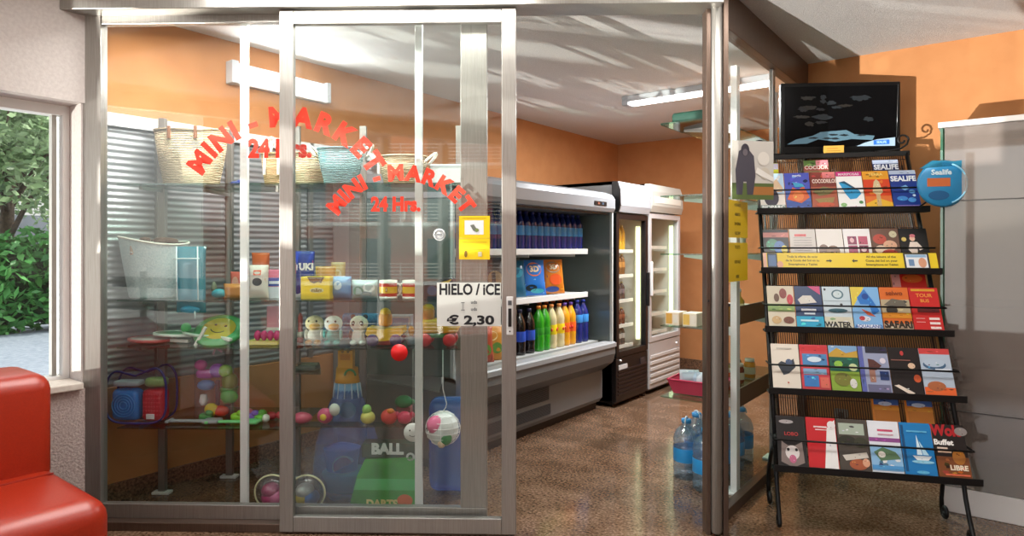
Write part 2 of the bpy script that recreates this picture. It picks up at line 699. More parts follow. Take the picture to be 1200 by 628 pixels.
# sliding door, drawn open in front of the fixed panel
dr = thing('door_1', 'aluminium framed sliding glass door with red MINI - MARKET lettering', 'door', pos(0, -.06), ROT, kind='structure')
d0, ZD = front(329, -.06)
d1, _ = front(345, -.06)
d2, _ = front(588, -.06)
d3, _ = front(605, -.06)
dz0, dz1 = .012, 2.575
b = MB()
b.span((d0, -.02, dz0), (d1, .02, dz1), ALU, .003)
b.build('stile', dr)
b = MB()
b.span((d2, -.02, dz0), (d3, .02, dz1), ALU, .003)
b.build('stile', dr)
b = MB()
b.span((d1, -.018, dz1 - .07), (d2, .018, dz1), ALU, .003)
b.build('top_rail', dr)
b = MB()
b.span((d1, -.018, dz0), (d2, .018, dz0 + .075), ALU, .003)
b.build('bottom_rail', dr)
MB().span((d1, -.002, dz0 + .075), (d2, .002, dz1 - .07), GLASS).build('pane', dr)
b = MB()
c, Z = front(470, -.06)
arc_text(b, 'MINI - MARKET', c, zat(298, Z), 93 * pxm, 24 * pxm, RED, -.004, radians(117))
line_text(b, '24 Hrs.', front(464, -.06)[0], zat(240, Z), 22 * pxm, RED, -.004, fx=.86)
b.build('lettering', dr, label='small red arched MINI - MARKET 24 Hrs. lettering')
b = MB()
c = front(468, -.06)[0]
b.lathe([(.042, 0), (.042, .0008)], C('#e01c1c', .4), n=24, xf=Matrix.Translation((c, -.003, zat(413, Z))) @ Matrix.Rotation(pi / 2, 4, 'X'))
b.build('warning_dot', dr, label='plain red round sticker')
b = MB()
c = front(515, -.06)[0]
cz = zat(275, Z)
b.lathe([(.030, 0), (.030, .0008)], C('#d8dcdc', .4), n=24, xf=Matrix.Translation((c, -.003, cz)) @ Matrix.Rotation(pi / 2, 4, 'X'))
b.tube([(c + .022 * cos(a * pi / 12), -.0042, cz + .022 * sin(a * pi / 12)) for a in range(24)], .002, C('#8a8f92', .5), 4, True)
b.box((c, -.0042, cz), (.026, .0006, .008), C('#8a8f92'), xf=None)
b.build('notice_sticker', dr, label='small round grey and white sticker')
b = MB()
c = (d2 + d3) / 2 + .005
b.box((c, -.0235, zat(369, Z)), (.032, .007, .185), C('#e8e8e6', .4), .002)
b.lathe([(.004, 0), (.004, .003)], BLACK, n=8, xf=Matrix.Translation((c, -.027, zat(387, Z))) @ Matrix.Rotation(pi / 2, 4, 'X'))
lk = b.build('lock_plate', dr)
MB().box((c, -.030, zat(371, Z)), (.016, .010, .088), BLACK, .002).build('pull_recess', lk)
MB().box((c, -.0285, zat(354, Z)), (.018, .004, .022), C('#55585c', .4)).build('keyhole', lk)

# corner post and the glass side
cp = MB()
sA, ZA = front(826, 0)
cp.span((sA, -.03, 0), (sA + .022, .05, 2.58), ALUB, .003)  # both edge strips have the reflected brown put into their colour
cp.span((sA + .022, -.045, 0), (sA + .080, .05, 2.66), ALU, .022)
cp.span((sA + .080, -.04, 0), (sA + .105, .05, 2.66), ALUB, .003)
cp.box((sA + .008, -.036, zat(352, 3.2)), (.006, .01, .012), BLACK)
o = st(cp, 'trim_3', 'aluminium corner post between open doorway and glass side', 'post')
o.location = pos(0, 0)
o.rotation_euler.z = ROT
sg = thing('window_7', 'tall glass side of the shop beside the brochure rack', 'window', kind='structure')
y0 = 3.30
b = MB()
b.span((XS - .02, y0, 0), (XS + .03, YR, .055), ALUB, .003)
b.span((XS - .03, y0, CH - .20), (XS + .04, YR, CH), ALUB, .003)  # bulkhead band, its shade put into the brown colour
b.span((XS - .02, YR - .05, .055), (XS + .03, YR, CH - .2), ALUB, .003)
b.build('frame_rail', sg)
MB().span((XS - .012, on_x(905, XS)[0] - .025, .055), (XS + .012, on_x(905, XS)[0] + .025, CH - .2), ALU, .003).build('mullion', sg)
MB().span((XS - .003, y0, .055), (XS + .003, YR - .05, CH - .2), SIDEGLASS).build('pane', sg)

# ================================================================== FURNITURE
LEATH = tex('red_leather', '#97240e', '#a12910', 180, .34, .12, dist=.002)
LEATH2 = C('#8c1d0b', .5)
sf = thing('sofa', 'red leather sofa with thick rounded seat under the garden window', 'sofa', (-3.18, .2, 0), 0)
b = MB()
b.box((-.27, 0, .625), (.40, 1.66, .49), LEATH, .07, 4)
b.build('backrest', sf)
b = MB()
b.box((.03, 0, .335), (.90, 1.70, .25), LEATH, .085, 5)
b.build('seat', sf)
MB().box((-.03, 0, .125), (.80, 1.62, .19), LEATH2, .02).build('base', sf)
for x in (-.36, .30):
    for y in (-.74, .74):
        MB().lathe([(.025, 0), (.03, .035)], BLACK, (x, y, 0), 10).build('foot', sf)
b = MB()
b.tube([(.0, y, .4612 - .0) for y in (-.80, .80)], .004, LEATH2, 6)
b.build('seam', sf)

# glass display shelving behind the glass front
T0, T1 = .16, .62
sh_l, _ = front(140, .3)
SHZ = [1.75, 1.13, .879]
sh = thing('display_shelving', 'glass window display shelving on slim aluminium posts behind the glass front', 'shelving', pos(0, 0), ROT)
wl = lambda t: (.584 * t - .20) / .812
sr, _ = front(548, T0)
for z in SHZ:
    MB().slab([(max(wl(T0), .04), T0), (sr, T0), (sr, T1), (wl(T1), T1)], z - .008, z, SHELFG).build('glass_shelf', sh)
Z4 = .452
sr4, _ = front(345, T0)
MB().slab([(max(wl(T0), .04), T0), (sr4, T0), (sr4, T1), (wl(T1), T1)], Z4 - .008, Z4, SHELFG).build('glass_shelf', sh)
for px in (287, 491):
    s_, _ = front(px, .09)
    b = MB()
    b.span((s_ - .019, .075, 0), (s_ + .019, .10, 2.66), WHITEA, .002)
    b.build('front_post', sh)
for px, t in ((189, .42), (268, .69), (347, .69), (425, .69), (538, .69)):
    s_, _ = front(px, t)
    b = MB()
    b.span((s_ - .020, t, .012), (s_ + .020, t + .03, 2.15), ALU, .002)
    b.box((s_, t + .01, .008), (.10, .05, .014), WHITEA, .003)
    for z in SHZ + [Z4]:
        if px > 300 and z == Z4:
            continue
        b.span((s_ - .008, t - .30 if t > .5 else t - .2, z - .026), (s_ + .008, t, z - .009), ALU)
    b.build('back_post', sh)


def at(px, t, z):
    s, Z = front(px, t)
    return pos(s, t, z), Z / FOC


# ------------------------------------------------------------------ baskets
def straw(name, a, bcol):
    return tex(name, a, bcol, 34, .9, .9, kind='Z', stretch=(.25, .25, 1), dist=.012, lo=.2, hi=.8)


STR1 = straw('pale_straw', '#b79f78', '#e6d6b4')
STR2 = straw('tan_straw', '#a08155', '#d0b487')
STRB = straw('blue_straw', '#6f9fa6', '#a6d0d2')
ROPE = C('#efe9dc', .8)
TANL = C('#8a5a36', .6)


def basket(label, px0, px1, py0, py1, t, z, m, sy=.55, taper=.78, handles='side', wave=0, rim=None, extra=0):
    loc, k = at((px0 + px1) / 2, t, z)
    wd = (px1 - px0) * k
    hh = (py1 - py0) * k
    r = thing('straw_basket', label, 'basket', loc, ROT, 'straw baskets on the top display shelf')
    R = wd / 2
    n = 36
    vs, fs = [], []
    prof = [(.02, 0), (taper * .96, 0), (taper, .03), ((1 + taper) / 2 + .02, .5), (1, 1), (.97, 1), ((1 + taper) / 2 - .01, .5), (taper - .05, .04), (.02, .03)]
    for j, (q, h) in enumerate(prof):
        for i in range(n):
            a = 2 * pi * i / n
            hz = h * hh
            if h == 1:
                hz += wave * (cos(2 * a) * .5 + .25 * sin(3 * a + 1))
            vs.append((q * R * cos(a), q * R * sin(a) * sy, hz))
    for j in range(len(prof) - 1):
        for i in range(n):
            q = (i + 1) % n
            fs.append((j * n + i, j * n + q, (j + 1) * n + q, (j + 1) * n + i))
    MB().add(vs, fs, m, True).build('body', r)
    rb = MB()
    rb.tube([(.985 * R * cos(2 * pi * i / n), .985 * R * sin(2 * pi * i / n) * sy, hh + wave * (cos(4 * pi * i / n) * .5 + .25 * sin(6 * pi * i / n + 1))) for i in range(n)], .006, rim or m, 6, True)
    rb.build('rim', r)
    if handles == 'side':
        for sg_ in (-1, 1):
            h_ = MB()
            pts = []
            for i in range(11):
                a = pi * i / 10
                pts.append((sg_ * (R * .93 + .055 * sin(a)), .06 * cos(a) * sy * 1.4, hh * .78 + hh * .34 * sin(a)))
            h_.tube(pts, .008, ROPE, 7)
            h_.build('handle', r)
    elif handles == 'top':
        for sg_ in (-1, 1):
            h_ = MB()
            pts = []
            for i in range(15):
                a = pi * i / 14
                pts.append((R * .55 * cos(a), sg_ * R * sy * .8, hh * .35 + (hh * .65 + extra) * (sin(a) ** .6)))
            h_.tube(pts, .009, ROPE, 7)
            h_.build('handle', r)
    elif handles == 'tabs':
        for sg_ in (-1, 1):
            for x in (-.35, .35):
                h_ = MB()
                y = sg_ * R * sy * sqrt(1 - x * x)
                h_.box((x * R, y * 1.02, hh * .93), (.018, .012, hh * .22), TANL, .003)
                h_.build('leather_tab', r)
    return r


z1 = SHZ[0]
basket('large pale straw basket with tan tabs under the MINI lettering', 181, 268, 150, 216, .40, z1, STR1, .5, .74, 'tabs', .018)
basket('narrow straw basket with tall white handles beside the door stile', 306, 336, 178, 216, .36, z1, STR2, .6, .7, 'top', extra=.085)
basket('tan straw basket half hidden behind the door stile', 338, 384, 176, 216, .46, z1, STR1, .6, .85, 'none', .005)
basket('pale blue straw basket with white rope handles', 372, 427, 173, 216, .36, z1, STRB, .75, .68, 'side')
basket('pale straw basket with white rope handles beside the white post', 443, 502, 182, 216, .36, z1, STR1, .7, .74, 'side')
l_, k = at(526, .42, z1)
b = MB().box((0, 0, .060), (.19, .16, .12), C('#d9dddc', .6), .004)
b.box((0, -.0803, .108), (.19, .0015, .012), C('#b4babb', .6))
one(b, 'carton', 'plain white carton at the end of the top display shelf', 'box', l_, ROT)
l_, k = at(276, .40, z1)
b = MB()
b.ball((0, 0, .018), (.032, .03, .018), C('#1d2c5e', .8), 12)
b.ball((.02, .01, .03), (.02, .02, .014), C('#27397a', .8), 10)
one(b, 'beanie', 'small navy bundle beside the large straw basket', 'cap', l_, ROT)

# ------------------------------------------------------------------ second shelf
z2 = SHZ[1]
# pale blue tote with a brown lining
l_, k = at(180, .34, z2)
r = thing('beach_tote', 'pale blue beach tote with brown lining left on the second shelf', 'bag', l_, ROT)
vs, fs = [], []
n = 40
PALE = tex('pale_canvas', '#bcd3d6', '#d7e6e6', 120, .85, .4, dist=.004)
prof = [(.02, 0), (.66, 0), (.70, .03), (.85, .5), (1.0, 1.0)]
hh = .315


def tote_rim(i):
    a = 2 * pi * i / n
    return hh * (1 + .05 * (-cos(a)) + .03 * sin(2 * a + .4))


def tote(q, h, i):
    a = 2 * pi * i / n
    return (q * .195 * cos(a), q * .195 * sin(a) * .48, h * tote_rim(i))


for q, h in prof:
    for i in range(n):
        vs.append(tote(q, h, i))
for j in range(len(prof) - 1):
    for i in range(n):
        p = (i + 1) % n
        fs.append((j * n + i, j * n + p, (j + 1) * n + p, (j + 1) * n + i))
MB().add(vs, fs, PALE, True).build('body', r)
vs, fs = [], []
prof = [(.99, .998), (.84, .5), (.68, .05), (.02, .04)]
for q, h in prof:
    for i in range(n):
        vs.append(tote(q * .985, h, i))
for j in range(len(prof) - 1):
    for i in range(n):
        p = (i + 1) % n
        fs.append((j * n + i, j * n + p, (j + 1) * n + p, (j + 1) * n + i))
MB().add(vs, fs, C('#5d3b27', .9), True).build('lining', r)
b = MB()
for i in range(9):
    b.ball((.06 + .012 * i * cos(i * 2), -.01 + .02 * sin(i * 3), hh * 1.0 + .006 * sin(i)), (.035, .025, .018), C('#5a3a28', .9), 8)
b.build('lining_fold', r)
b = MB()
b.tube([tote(1.0, 1.0, i) for i in range(n)], .006, C('#e8e2d6', .8), 6, True)
b.build('rim', r)
b = MB()
b.box((-.075, -.078, hh * .84), (.018, .008, .05), C('#b9a089', .7), .002)
b.ball((-.075, -.083, hh * .80), .006, STEEL, 8)
b.build('strap_tab', r)
# turquoise clear bag hanging over the shelf edge
l_, k = at(224, .25, z2)
TURQ = pane('turquoise_film', '#63c4d4', .12, .7, .1, .5, '#38a8bf')


def pouch(mb, wd, hh, d, m, crimp=.03, nx=14, nz=18, x0=0, y0=0, z0=0, sq=.55, foldtop=0, fmat=None):
    """a filled bag: pillow with flat seams at top and foot"""
    vs, fs = [], []

    def thick(u, v):
        a = max(0, 1 - abs(2 * u - 1) ** 3) ** .6
        c = max(0, min(1, (v - crimp) / .22)) ** .6 * max(0, min(1, (1 - crimp - v) / .22)) ** .6
        return d / 2 * a * c + .0012

    def side(u, v):
        return wd * (u - .5) * (1 - .05 * sin(pi * v))
    for sg_ in (-1, 1):
        for j in range(nz + 1):
            for i in range(nx + 1):
                u, v = i / nx, j / nz
                vs.append((x0 + side(u, v), y0 + sg_ * thick(u, v), z0 + hh * v))
    M_ = (nx + 1) * (nz + 1)
    for j in range(nz):
        for i in range(nx):
            a = j * (nx + 1) + i
            q = (a, a + 1, a + nx + 2, a + nx + 1)
            fs.append(q)
            fs.append(tuple(M_ + k for k in reversed(q)))
    for j in range(nz):
        a = j * (nx + 1)
        fs.append((a, a + nx + 1, a + nx + 1 + M_, a + M_))
        a += nx
        fs.append((a + nx + 1, a, a + M_, a + nx + 1 + M_))
    for i in range(nx):
        fs.append((i, i + M_, i + 1 + M_, i + 1))
        a = nz * (nx + 1) + i
        fs.append((a + 1, a + 1 + M_, a + M_, a))
    mb.add(vs, fs, m, True)
    return lambda x, z, lift: (x0 + (x - wd / 2), y0 - thick(min(1, max(0, x / wd)), min(1, max(0, z / hh))) - lift - .0006, z0 + z)


r = thing('swim_bag', 'turquoise see-through bag hanging over the shelf edge beside the pale tote', 'bag', (l_.x, l_.y, z2 - .075), ROT)
b = MB()
pouch(b, .165, .36, .09, TURQ)
b.build('body', r)
b = MB()
for x in (-.055, .06):
    b.tube([(x, -.048, .36), (x + .004, -.054, .2), (x, -.04, .07)], .0035, C('#e4f1f4', .5), 6)
b.tube([(-.07, -.05, .295), (.07, -.05, .295)], .0035, C('#e4f1f4', .5), 6)
b.build('white_strap', r)
b = MB()
b.ball((.0, 0, .02), (.06, .035, .024), C('#2f9ec4', .5), 12)
b.tube([(.03, -.02, .02), (.035, -.025, -.03)], .004, C('#cfe6ea', .5), 6)
b.build('folded_foot', r)
# items towards the white post
l_, k = at(257, .30, z2)
b = MB()
b.ball((0, 0, .026), (.045, .03, .026), C('#1f8d9a', .5), 12)
b.lathe([(.012, .0), (.016, .03), (.006, .06)], C('#6a6d54', .6), (-.03, .0, .03), 10)
one(b, 'sun_hat', 'small teal bundle beside the turquoise bag', 'hat', l_, ROT)


def snack(label, px0, px1, py0, py1, t, z, base, design, d=.05, lean=0, group=None, rz=None, name='snack_bag', cat='bag', m=None, loc=None, size=None, crimp=.03):
    if loc is None:
        loc, k = at((px0 + px1) / 2, t, z)
        wd, hh = (px1 - px0) * k, (py1 - py0) * k
    else:
        wd, hh = size
    b = MB()
    put = pouch(b, wd, hh, d, m or C(base, .3), crimp)
    b.art(wd, hh, design, put, .3)
    o = one(b, name, label, cat, loc, ROT if rz is None else rz, group)
    o.rotation_euler.x = lean
    return o


snack('tilted orange and white snack bag next to the white post', 292, 315, 312, 351, .30, z2, '#d9d2c8', [('p', [(.1, .05), (.9, .05), (.9, .6), (.1, .35)], '#c9822e'), ('e', .5, .5, .25, .12, '#3c3c40'), ('r', .3, .7, .7, .85, '#e05e36')], .05)
snack('tall dark orange snack bag behind the tilted snack bag', 295, 316, 300, 351, .45, z2, '#c2551a', [('r', .1, .3, .9, .5, '#8d3410')], .05)
snack('brown flat snack bag lying beside the white post', 262, 286, 334, 351, .30, z2, '#b5783a', [('r', .1, .1, .9, .35, '#ece7dc')], .04)
snack('small coral pink bag behind the brown snack bag', 270, 284, 312, 340, .50, z2, '#e0685c', [('e', .5, .5, .3, .3, '#f0b0a0')], .03)


def carton(label, px0, px1, py0, py1, t, z, dep, base, design, name='carton', rz=None, loc=None, size=None, group=None, cat='box', rough=.5):
    if loc is None:
        loc, k = at((px0 + px1) / 2, t, z)
        wd, hh = (px1 - px0) * k, (py1 - py0) * k
    else:
        wd, hh = size
    b = MB()
    b.box((0, 0, hh / 2), (wd, dep, hh), C(base, rough), min(.003, dep * .2))
    b.art(wd, hh, design, lambda x, y, q: (x - wd / 2, -dep / 2 - q, y), rough)
    return one(b, name, label, cat, loc, ROT if rz is None else rz, group)


carton('pink and blue notebook box behind the door stile', 315, 338, 318, 351, .34, z2, .05, '#e07a9a', [('r', 0, 0, 1, .40, '#c9d3dc'), ('r', .0, .42, 1, .72, '#2b4aa5'), ('r', .1, .5, .7, .6, '#dfe6f4')])
snack('blue and purple sweets bag with white lettering', 346, 369, 297, 351, .38, z2, '#22358f', [('r', .1, .25, .75, .4, '#5a6f9e'), ('p', [(.05, .52), (.95, .60), (.95, .80), (.05, .72)], '#d64d86'), ('t', 'TUKI', .5, .66, .14, '#f4eef6', .05), ('r', .0, .0, .5, .12, '#dfe3ee')], .05)
r = carton('yellow open display box with cut-out front', 356, 390, 325, 351, .28, z2, .10, '#e8c62e', [('e', .55, .40, .24, .12, '#cfc79a'), ('t', 'm&m', .55, .40, .16, '#7b6a34', .03), ('p', [(.22, 1.0), (.32, .78), (.45, .70), (.6, .78), (.7, .72), (.82, 1.0)], '#6a4a22')], name='display_box')
snack('brown and yellow chocolate sweets bag standing in the yellow box', 370, 394, 299, 335, .36, z2 + .002, '#a8772a', [('r', 0, .72, 1, 1, '#e3c232'), ('t', 'm&m', .5, .45, .24, '#4a2f18', .04), ('e', .8, .4, .16, .14, '#d9b23a')], .04)
snack('pale printed bag right of the brown sweets bag', 388, 405, 300, 340, .46, z2, '#d0b878', [('e', .5, .6, .3, .2, '#e6ddb8')], .04)
snack('blue and white wrapped beach toy pack', 388, 412, 326, 352, .30, z2, '#6f9fd0', [('p', [(.1, .1), (.6, .2), (.9, .8), (.3, .7)], '#2f6fc0'), ('e', .4, .6, .2, .2, '#cfe0f0')], .06)
snack('white and green wrapped pack left of the flag mugs', 412, 443, 330, 352, .30, z2, '#b9cdd0', [('e', .3, .4, .2, .25, '#7fae9c'), ('e', .7, .6, .22, .25, '#e8eeee'), ('e', .6, .25, .2, .15, '#9fc0cc')], .06)


def mug(label, px, t, z):
    l_, k = at(px, t, z)
    r = thing('mug', label, 'mug', l_, ROT, 'flag mugs on the second shelf')
    R, H = 21 * k / 2, 22 * k
    yl, rd, wh = C('#e9b92c', .25), C('#c4321c', .25), C('#ece8e0', .25)
    b = MB()
    b.lathe([(R * .92, 0), (R, .003), (R, H * .14)], wh, n=24)
    b.lathe([(R, H * .14), (R, H * .32)], rd, n=24, caps=False)
    b.lathe([(R, H * .32), (R, H * .66)], yl, n=24, caps=False)
    b.lathe([(R, H * .66), (R, H * .84)], rd, n=24, caps=False)
    b.lathe([(R, H * .84), (R, H), (R * .9, H), (R * .9, H * .08), (.001, H * .08)], wh, n=24, caps=False)
    b.art(R * 1.2, H, [('r', .42, .40, .58, .62, '#a8442c'), ('r', .46, .44, .54, .58, '#e6d8b0')], lambda x, y, q: (x - R * .6, -sqrt(max(0, R * R - (x - R * .6) ** 2)) - q - .0006, y))
    b.build('cup', r)
    h = MB()
    h.tube([(R * .96 + .024 * sin(pi * i / 10), 0, H * .5 - H * .32 * cos(pi * i / 10)) for i in range(11)], .005, wh, 8)
    h.build('handle', r)
    r.rotation_euler.z = ROT + (pi * .95 if px > 470 else 0)
    return r


m1 = mug('flag mug in red and yellow left of the white post', 455, .28, z2)
m2 = mug('flag mug in red and yellow with its handle left, half behind the white post', 482, .28, z2)
for q in (m2,):
    for ch in q.children:
        if ch.name.startswith('handle'):
            pass
b = MB()
l_, k = at(508, .34, z2)
b.box((0, 0, .045), (.09, .11, .09), C('#1c2430', .4), .006)
b.art(.09, .09, [('e', .5, .5, .3, .3, '#31506e')], lambda x, y, q: (x - .045, -.055 - q, y))
one(b, 'toy_box', 'dark blue toy box behind the ice price sign', 'box', l_, ROT)
b = MB()
l_, k = at(524, .36, z2)
b.box((0, 0, .055), (.075, .1, .11), C('#20242a', .4), .006)
b.art(.075, .11, [('p', [(.1, .8), (.9, .95), (.6, .7)], '#d8b23a'), ('e', .5, .4, .3, .2, '#33556e')], lambda x, y, q: (x - .0375, -.05 - q, y))
one(b, 'toy_box', 'black toy box with a yellow streak above the ice price sign', 'box', l_, ROT)

# ------------------------------------------------------------------ third shelf
z3 = SHZ[2]


def racket(label, px, t, z, col, rim, lean, yaw, sc=1.0, face=None):
    l_, k = at(px, t, z)
    r = thing('beach_racket', label, 'racket', l_, ROT + yaw)
    b = MB()
    R = .105 * sc
    b.lathe([(R, 0), (R, .012)], C(col, .4), n=30, sy=1.12)
    if face:
        b.lathe([(R * .68, .0122), (R * .68, .0128)], C(face, .4), n=26, sy=1.12)
    b.build('blade', r)
    b = MB()
    b.tube([(R * cos(2 * pi * i / 36), 1.12 * R * sin(2 * pi * i / 36), .006) for i in range(36)], .0085, C(rim, .4), 8, True)
    b.build('rim', r)
    b = MB()
    b.box((0, -R * 1.12 - .055, .006), (.030, .12, .018), C('#e6e2da', .5), .006)
    b.build('handle', r)
    r.rotation_euler = (lean[0], lean[1], ROT + yaw)
    r.location.z += abs(sin(lean[0])) * .10 * sc + abs(sin(lean[1])) * R + .010
    return r


racket('white and red beach racket lying flat at the left of the shelf', 178, .34, z3, '#d9d3cf', '#c05a58', (0.03, 0.0), radians(82))
racket('light green beach racket lying under the green ball', 208, .36, z3 + .022, '#7fae86', '#dfe7dd', (0.05, .03), radians(95))
racket('green beach racket leaning under the smiley disc', 240, .36, z3 + .02, '#4f9a62', '#cfe0cf', (.1, .06), radians(60))
l_, k = at(218, .30, z3 + .062)
one(MB().ball((0, 0, .026), .027, C('#4fc267', .6), 16), 'paddle_ball', 'small bright green ball resting on the rackets', 'ball', l_, ROT)
r = thing('flying_disc', 'green rimmed yellow disc with a smiling face', 'disc', at(257, .33, z3 + .065)[0], ROT)
b = MB()
b.lathe([(.001, .020), (.10, .020), (.128, .012), (.135, 0), (.130, 0), (.120, .010), (.10, .016), (.001, .016)], C('#3f8f4e', .35), n=36, caps=False)
b.build('disc', r)
b = MB()
b.lathe([(.001, .0206), (.088, .0206), (.088, .0212), (.001, .0212)], C('#d8b838', .4), n=30, caps=False)
for x in (-.028, .028):
    b.lathe([(.008, .0214), (.008, .0217)], C('#4b3a1c', .4), (x, .025, 0), 10)
b.tube([(.045 * sin(a), -.045 * cos(a) + .01, .0214) for a in [radians(-55 + 11 * i) for i in range(11)]], .003, C('#4b3a1c', .4), 5)
b.build('smiley_face', r)
r.rotation_euler = (radians(33), radians(8), ROT)
l_, k = at(229, .24, z3 + .0)
b = MB()
b.box((0, 0, .055), (.018, .012, .12), C('#e9e6de', .5), .004)
o = one(b, 'racket_grip', 'white racket grip tilted in front of the rackets', 'grip', l_, ROT)
o.rotation_euler.y = radians(30)
l_, k = at(312, .30, z3)
b = MB()
b.box((0, 0, .012), (.17, .10, .024), C('#d8c04a', .5), .003)
one(b, 'carton', 'flat yellow box under the row of pink balls', 'box', l_, ROT)
PINK = C('#d3206e', .25)
for i in range(5):
    l_, k = at(302 + 7.5 * i, .26, z3 + .024)
    one(MB().ball((0, 0, .028), (.018, .022, .028), PINK, 12), 'pink_ball', 'glossy magenta ball in the row on the yellow box', 'ball', l_, ROT, 'glossy magenta balls in a row on the yellow box')
carton('pale pink square box behind the magenta balls', 314, 342, 356, 384, .44, z3 + .06, .04, '#e59ab4', [('r', 0, 0, 1, .12, '#f1f1ee')])
o = bpy.data.objects['carton'] if 'carton' in bpy.data.objects else None
l_, k = at(328, .46, z3)
one(MB().box((0, 0, .03), (.16, .10, .06), C('#b9b4ba', .6), .003), 'carton', 'grey box beneath the pale pink square box', 'box', l_, ROT)


def plush(label, px, t, z, kind):
    l_, k = at(px, t, z)
    r = thing('plush_toy', label, 'soft toy', l_, ROT, 'soft toys on the third shelf')
    fur = lambda a, c: tex('plush_' + a.strip('#'), a, c, 140, .95, .5, dist=.004)
    wh = fur('#e4dfd2', '#f2eee4')
    if kind == 'duck':
        body, low, face = wh, fur('#c87f3c', '#d99a50'), fur('#e8b04a', '#f0c060')
    elif kind == 'owl':
        body, low, face = fur('#dce4e2', '#eef2f0'), fur('#2f8a88', '#54b0a8'), fur('#d29a55', '#e0b070')
    else:
        body, low, face = wh, fur('#d8d8d6', '#eeeeec'), wh
    MB().ball((0, 0, .045), (.043, .036, .046), body if kind != 'owl' else low, 18).build('body', r)
    MB().ball((0, -.004, .115), (.050, .042, .044), body if kind != 'duck' else fur('#f0dca0', '#f4e6b8'), 20).build('head', r)
    b = MB()
    if kind == 'panda':
        b.ball((0, -.030, .05), (.024, .012, .030), C('#f2f2f0', .9), 12)
        b.build('belly', r)
    else:
        b.ball((.010, -.034, .103), (.030, .020, .020), face, 14)
        b.build('beak', r)
    for x in (-.021, .021):
        b = MB()
        if kind == 'panda':
            b.ball((x, -.038, .120), (.012, .008, .014), C('#1a1a1c', .8), 10)
            b.ball((x, -.047, .122), .004, C('#f4f4f4', .2), 8)
        else:
            b.ball((x, -.038, .130), .006, C('#2a211c', .3), 8)
        b.build('eye', r)
    for x in (-1, 1):
        b = MB()
        if kind == 'panda':
            b.ball((x * .034, 0, .152), (.014, .010, .014), C('#1a1a1c', .8), 10)
            b.build('ear', r)
        b = MB()
        b.ball((x * .043, -.012, .055), (.012, .014, .030), low if kind == 'owl' else (C('#2a2a2c', .8) if kind == 'panda' else body), 10)
        b.build('wing' if kind != 'panda' else 'arm', r)
        b = MB()
        b.ball((x * .024, -.030, .014), (.020, .026, .014), low, 10)
        b.build('foot', r)
    return r


plush('cream and orange soft toy chick next to the front door stile', 369, .30, z3, 'duck')
plush('white headed soft toy bird with teal body', 391, .29, z3, 'owl')
plush('black and white soft toy panda', 421, .29, z3, 'panda')
l_, k = at(352, .36, z3)
b = MB()
b.lathe([(.016, 0), (.018, .01), (.012, .10), (.014, .14), (.004, .165)], C('#c4493c', .5), n=12)
b.lathe([(.0185, .03), (.0165, .06)], C('#e8d6c4', .5), n=12)
one(b, 'toy_lighthouse', 'thin red and cream upright toy beside the cream soft toy', 'toy', l_, ROT)
for lb, px, zz, t in (('rolled blue towel lying behind the soft toy bird', 398, .0, .50), ('rolled blue towel lying on top of the other behind the panda', 420, .075, .50)):
    l_, k = at(px + 3, t, z3 + zz)
    b = MB()
    b.lathe([(.001, -.10), (.035, -.10), (.038, -.09), (.038, .09), (.035, .10), (.001, .10)], tex('blue_towel_%d' % px, '#1f74b4', '#3f9ad6', 90, .55, .3), n=20, xf=Matrix.Translation((0, 0, .038)) @ Matrix.Rotation(pi / 2, 4, 'Y'))
    one(b, 'rolled_towel', lb, 'towel', l_, ROT)
l_, k = at(470, .52, z3)
b = MB().box((0, 0, .07), (.13, .09, .14), C('#9fc0d8', .3), .005)
b.art(.13, .14, [('r', .1, .5, .9, .9, '#3a86c0'), ('r', .1, .1, .9, .4, '#dfe8ee')], lambda x, y, q: (x - .065, -.045 - q, y))
one(b, 'toy_box', 'blue and white box behind the yellow toy digger', 'box', l_, ROT)
YEL = C('#eab413', .35)
YEL2 = C('#d98a14', .35)


def digger(label, px, t, z, sc, kind):
    l_, k = at(px, t, z)
    r = thing('toy_truck' if kind else 'toy_digger', label, 'toy', l_, ROT)
    if not kind:
        b = MB()
        b.prism([(-.085, .055), (-.05, .02), (.05, .03), (.085, .06), (.08, .085), (-.02, .075), (-.075, .085)], -.05, .05, YEL)
        b.build('tipper', r)
        b = MB().box((-.005, 0, .115), (.055, .06, .06), YEL2, .014)
        b.ball((-.005, 0, .145), (.026, .028, .024), YEL, 12)
        b.build('cab', r)
        b = MB().box((0, 0, .018), (.12, .07, .03), C('#b8453e', .4), .006)
        b.build('chassis', r)
    else:
        b = MB().box((.0, 0, .085), (.17, .09, .06), YEL, .012)
        b.box((.055, 0, .10), (.08, .094, .05), C('#f0c21e', .35), .008)
        b.build('hopper', r)
        b = MB().box((-.045, 0, .135), (.05, .07, .05), YEL2, .012)
        b.ball((-.045, 0, .16), (.027, .03, .02), YEL, 12)
        b.build('cab', r)
        b = MB().box((-.01, 0, .05), (.10, .07, .03), C('#2f8a3f', .4), .008)
        b.build('chassis', r)
    for x in (-.052, .052):
        for y in (-.045, .045):
            b = MB()
            b.lathe([(.008, -.011), (.026, -.011), (.028, 0), (.026, .011), (.008, .011)], C('#c8232a' if kind else '#4a2a5e', .4), n=16, xf=Matrix.Translation((x, y, .028)) @ Matrix.Rotation(pi / 2, 4, 'X'))
            b.build('wheel', r)
    r.scale = (sc,) * 3
    return r


